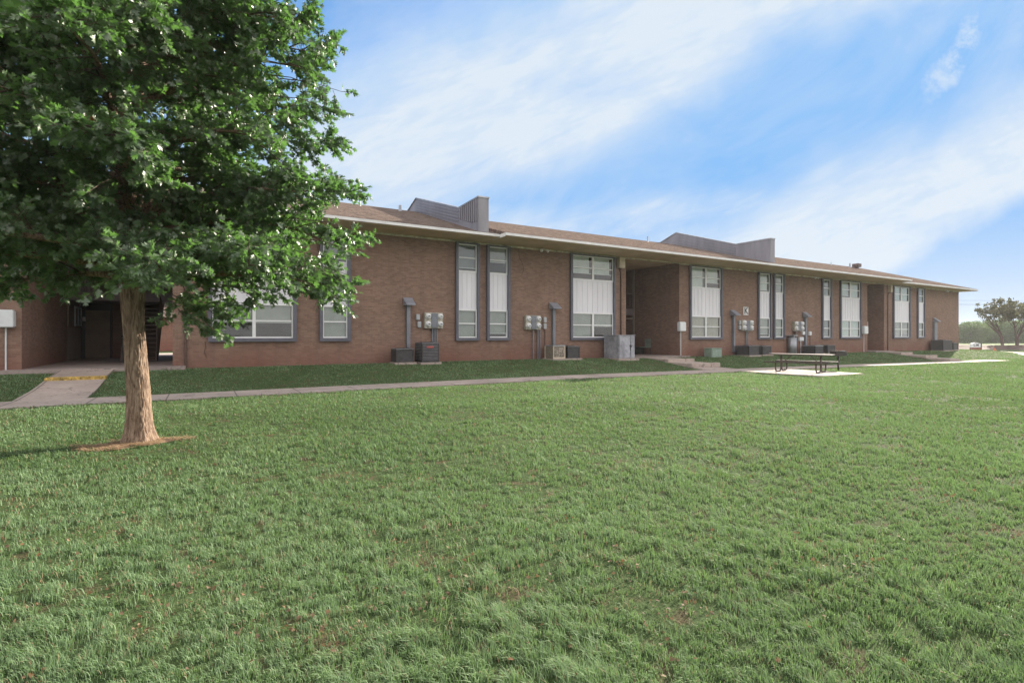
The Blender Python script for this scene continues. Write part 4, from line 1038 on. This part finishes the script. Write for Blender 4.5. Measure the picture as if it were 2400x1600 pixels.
    np_mesh('crown', V, [F], M['oak_leaf'], e, {'rnd': A})
    return bx, by
OAKX, OAKY = oak()

def far_tree(px, t_, h, r, label, group, m, sparse=False, bush=False, name='background_tree', seed=0):
    x, y = cpt(px, t_); z = T(x, y); rnd = random.Random(seed); e = empty(name, (x, y, z), label, 'tree' if not bush else 'bush', group)
    tk = MB(); n = 3 if sparse else 2; tips = []
    for k in range(n):
        a = rnd.uniform(0, 6.28); o = Vector((math.cos(a), math.sin(a), 0)); b = Vector((x, y, z-.1))+o*.12
        pts = [b, b+o*.25*h*.1+Vector((0,0,h*.25)), b+o*r*.35+Vector((0,0,h*.5)), b+o*r*.6+Vector((0,0,h*.72))]
        tk.tube(pts, [.17*h/7, .12*h/7, .08*h/7, .03], 7)
        for j in range(5):
            a2 = a+rnd.uniform(-1.3, 1.3); q = pts[2]+Vector((math.cos(a2)*r*.5, math.sin(a2)*r*.5, h*rnd.uniform(.1, .35))); tk.tube([pts[1].lerp(pts[2], rnd.random()), q], [.05, .015], 5); tips.append(q)
    tk.build('trunk', M['twig'], e)
    rg = np.random.default_rng(seed+3); nc = 170 if sparse else 150
    u = rg.normal(size=(nc, 3)); u /= np.linalg.norm(u, axis=1, keepdims=True); rr = rg.random(nc)**.4
    zlo = .55 if sparse else .06
    C = np.stack([x+u[:, 0]*rr*r, y+u[:, 1]*rr*r, z+h*(zlo+(1-zlo)*(.5+.5*u[:, 2]*rr))], 1)
    if not sparse: C[:, 2] -= .12*h*rg.random(nc)
    nl = 20 if sparse else 55; cs = .30 if sparse else .6
    P = np.repeat(C, nl, 0)+rg.normal(size=(nc*nl, 3))*cs*(r/3.2)*np.array([.5, .5, .35]); D_ = rg.normal(size=P.shape)
    V, F, A = leaves(P, D_, rg.uniform(.18, .34, len(P))*(t_/90)**.5, rg.random(len(P))*.95, True)
    np_mesh('crown', V, [F], m, e, {'rnd': A})
far_tree(2352, 80, 7.6, 3.6, 'sparse multi stem tree with pinkish gaps behind the orange cone', 'thin trees by the dirt track', M['far_leaf'], True, seed=1)
far_tree(2383, 84, 7.4, 3.4, 'sparse dark trunked tree at the right edge', 'thin trees by the dirt track', M['far_leaf'], True, seed=2)
for i, (px, t_, h, r, lab) in enumerate(((2252, 150, 5.2, 4.0, 'rounded green tree right against the building end corner'), (2278, 146, 6.2, 4.2, 'bushy green tree directly above the L-M sign'), (2306, 150, 6.6, 4.4, 'dense green tree just right of the L-M sign'),
        (2334, 155, 6.9, 4.6, 'dense green tree behind the left sparse tree'), (2362, 150, 7.0, 4.5, 'dense green tree between the two sparse trunks'), (2392, 148, 6.8, 4.4, 'dense green tree at the right frame edge'), (2422, 152, 6.6, 4.4, 'dense green tree just past the right frame edge'))):
    far_tree(px, t_, h, r, lab, 'dense trees across the field', M['hedge_leaf'], False, seed=10+i)

# ------------------------------------------------------------------ grass
def vnoise(x, y, sc_, seed):
    x = x*sc_+seed*17.3; y = y*sc_-seed*9.1; xi = np.floor(x).astype(int); yi = np.floor(y).astype(int); fx = x-xi; fy = y-yi
    fx = fx*fx*(3-2*fx); fy = fy*fy*(3-2*fy)
    h = lambda a, b: (np.sin(a*127.1+b*311.7+seed*74.7)*43758.5453) % 1.0
    return (h(xi, yi)*(1-fx)+h(xi+1, yi)*fx)*(1-fy)+(h(xi, yi+1)*(1-fx)+h(xi+1, yi+1)*fx)*fy
def on_hard(x, y, g=.0):
    b = ((y > SW0-g) & (y < SW1+g) & (x < 53)) | ((x > PADX0-g) & (x < PADX1+g) & (y > PADY0-g) & (y < PADY1+g)) | ((y > -.02) & (x > X0) & (x < X1))
    for a, c, d in ((-3.82, -2.45, -5.3), (20.4, 22.3, -5.3), (46.2, 47.9, -5.3)): b |= (x > a-g) & (x < c+g) & (y > d)
    for a, c in ((-5.2, -.5), (19.9, 24.3), (45.6, 48.5)): b |= (x > a) & (x < c) & (y > -.72)
    return b
def sample_ground(n, t0, t1, expo):
    # density per area ~ t^-expo inside the view wedge
    k = 2-expo; u = RNG.random(n); tt = (t0**k+(t1**k-t0**k)*u)**(1/k); s = RNG.uniform(-1.16, 1.16, n)
    return tt*(YAW_S+YAW_C*s), tt*(YAW_C-YAW_S*s)-CAM_D, tt
def patch(x, y):
    d = np.hypot((x-OAKX+.02)/.62, (y-OAKY+.16)/.38)
    return d
def build_grass():
    x, y, tt = sample_ground(1250000, 1.9, 62, 1.78)
    n1 = vnoise(x, y, .45, 1); n2 = vnoise(x, y, 1.7, 2); n3 = vnoise(x, y, 6.0, 3); n4 = vnoise(x, y, 14.0, 5)
    keep = ~on_hard(x, y, -.03)
    bare = (vnoise(x, y, 1.3, 7)*.55+vnoise(x, y, 5.0, 8)*.45)
    keep &= ~((bare > .66) & (RNG.random(len(x)) < .75))
    keep &= ~((n4 < .34) & (RNG.random(len(x)) < .8)); keep &= ~((vnoise(x, y, 27, 6) < .3) & (RNG.random(len(x)) < .7) & (tt < 9))
    pd = patch(x, y); keep &= ~((pd < .9+.35*(n2-.5)) & (RNG.random(len(x)) < .93)); keep &= ~((pd < 1.6) & (n3 > .55) & (RNG.random(len(x)) < .6))
    keep &= ~((x > 88) | (np.hypot(x-OAKX, y-OAKY) < .26))
    x, y, tt, n1, n2, n3, n4 = [a[keep] for a in (x, y, tt, n1, n2, n3, n4)]; n = len(x)
    z = terr(x, y)
    edge = np.where((y > -5.2), .75, 1.0)
    h = (.015+.016*n1+.036*n3*n3*n2+.022*n4)*(.7+.6*vnoise(x, y, .9, 33))*RNG.uniform(.6, 1.35, n)*edge*(1+.010*np.minimum(tt, 25))
    wd = .0016*RNG.uniform(.7, 1.4, n)*(1+np.maximum(tt-2.5, 0)*.33)
    az = RNG.uniform(0, 2*np.pi, n); wind = 2.4+1.6*(vnoise(x, y, .6, 12)-.5)*2
    lean = RNG.uniform(.15, .95, n); tuft = vnoise(x, y, 9, 21)*6.283; lx = np.cos(az)*lean*.8+.30*np.cos(tuft)+.12*np.cos(wind); ly = np.sin(az)*lean*.8+.30*np.sin(tuft)+.12*np.sin(wind)
    fa = az+np.pi/2+RNG.normal(0, .5, n); wxv = np.cos(fa)*wd; wyv = np.sin(fa)*wd
    b0 = np.stack([x-wxv, y-wyv, z-.004], 1); b1 = np.stack([x+wxv, y+wyv, z-.004], 1)
    mx_ = x+lx*h*.35; my_ = y+ly*h*.35; mz_ = z+h*.62
    m0 = np.stack([mx_-wxv*.8, my_-wyv*.8, mz_], 1); m1 = np.stack([mx_+wxv*.8, my_+wyv*.8, mz_], 1)
    tp = np.stack([x+lx*h*1.05, y+ly*h*1.05, z+h*(1-.25*lean)], 1)
    V = np.stack([b0, b1, m0, m1, tp], 1).reshape(-1, 3); k = np.arange(n)*5
    q = np.stack([k, k+1, k+3, k+2], 1); tr_ = np.stack([k+2, k+3, k+4], 1)
    col = np.clip(-.05+.30*n1+.30*vnoise(x, y, .16, 31)+.28*vnoise(x, y, .8, 35)+.22*(n3-.5)+.18*(n2-.5)+RNG.normal(0, .22, n), 0, .94); col = np.where(RNG.random(n) < .035+.05*(bare[keep] > .62), .99, col)
    o = np_mesh('grass', V, [q, tr_], M['blade'], None, {'rnd': np.repeat(col, 5)}); tag(o, 'green lawn grass with uneven tufts', None, None, 'stuff'); print('blades', n)
build_grass()
# straw and bare soil round the trunk
mb = MB(); N = 48
ring = [(OAKX-.06+.50*math.cos(a)*(1+.18*math.sin(3*a+1)), OAKY-.14+.36*math.sin(a)*(1+.2*math.sin(2*a))) for a in [2*math.pi*k/N for k in range(N)]]
cen = (OAKX, OAKY-.1); vs = [(cen[0], cen[1], T(*cen)+.012)]
for f in (.33, .66, 1.0): vs += [(cen[0]+(a-cen[0])*f, cen[1]+(b-cen[1])*f, T(cen[0]+(a-cen[0])*f, cen[1]+(b-cen[1])*f)+(.012 if f < 1 else .004)) for a, b in ring]
fs = [(0, 1+k, 1+(k+1) % N) for k in range(N)]+[(1+j*N+k, 1+(j+1)*N+k, 1+(j+1)*N+(k+1) % N, 1+j*N+(k+1) % N) for j in range(2) for k in range(N)]
mb.add(vs, fs); tag(mb.build('bare_soil', M['soil']), kind='structure')
n = 5200; a = RNG.uniform(0, 6.283, n); r = RNG.random(n)**.7*.78*(1+.2*np.sin(a*3+1)); x = OAKX-.10+r*np.cos(a)*.9; y = OAKY-.22+r*np.sin(a)*.45
k_ = (np.hypot(x-OAKX, y-OAKY) > .24) & (vnoise(x, y, 5, 4) > .25); x, y = x[k_], y[k_]; n = len(x); z = terr(x, y)+RNG.uniform(.012, .04, n)
d = RNG.uniform(0, 6.283, n); L_ = RNG.uniform(.03, .09, n); P = np.stack([x, y, z], 1); dv = np.stack([np.cos(d), np.sin(d), RNG.uniform(-.15, .25, n)], 1)*L_[:, None]
sd_ = np.stack([-np.sin(d), np.cos(d), np.zeros(n)], 1)*.0022
V = np.stack([P-sd_, P+sd_, P+dv+sd_, P+dv-sd_], 1).reshape(-1, 3); k = np.arange(n)*4
tag(np_mesh('straw', V, [np.stack([k, k+1, k+2, k+3], 1)], M['straw'], None, {'rnd': np.repeat(RNG.random(n)*.95, 4)}), 'dry straw and clippings round the oak trunk', None, None, 'stuff')
# fallen brown leaves in the lawn
x, y, tt = sample_ground(14000, 2.0, 18, 1.5); n1 = vnoise(x, y, 1.3, 7)*.55+vnoise(x, y, 5.0, 8)*.45
k_ = (~on_hard(x, y, .02)) & ((n1 > .60) | (RNG.random(len(x)) < .07)); x, y = x[k_], y[k_]; n = len(x)
P = np.stack([x, y, terr(x, y)+RNG.uniform(.012, .05, n)], 1); D_ = RNG.normal(size=(n, 3)); D_[:, 2] *= .35
V, F, A = leaves(P, D_, RNG.uniform(.012, .038, n), RNG.random(n))
tag(np_mesh('fallen_leaves', V, [F], M['litter'], None, {'rnd': A}), 'scattered dry brown leaves in the lawn', None, None, 'stuff')


# ------------------------------------------------------------------ thin haze added scene-wide to imitate lens flare over the far wall
hb = MB().box(-1210, 1210, -1210, 1210, -2.6, 13.0)
hm = bpy.data.materials.new('veil_haze'); hm.use_nodes = True; t = NT(hm.node_tree); t.n.remove(t.n['Principled BSDF'])
pv = t.new('ShaderNodeVolumePrincipled'); pv.inputs['Color'].default_value = (.95, .96, .98, 1); pv.inputs['Density'].default_value = .0003; pv.inputs['Anisotropy'].default_value = .3
t.ln(pv.outputs[0], t.n['Material Output'].inputs['Volume'])
tag(hb.build('haze', hm), 'thin haze added to imitate lens flare', None, None, 'stuff')
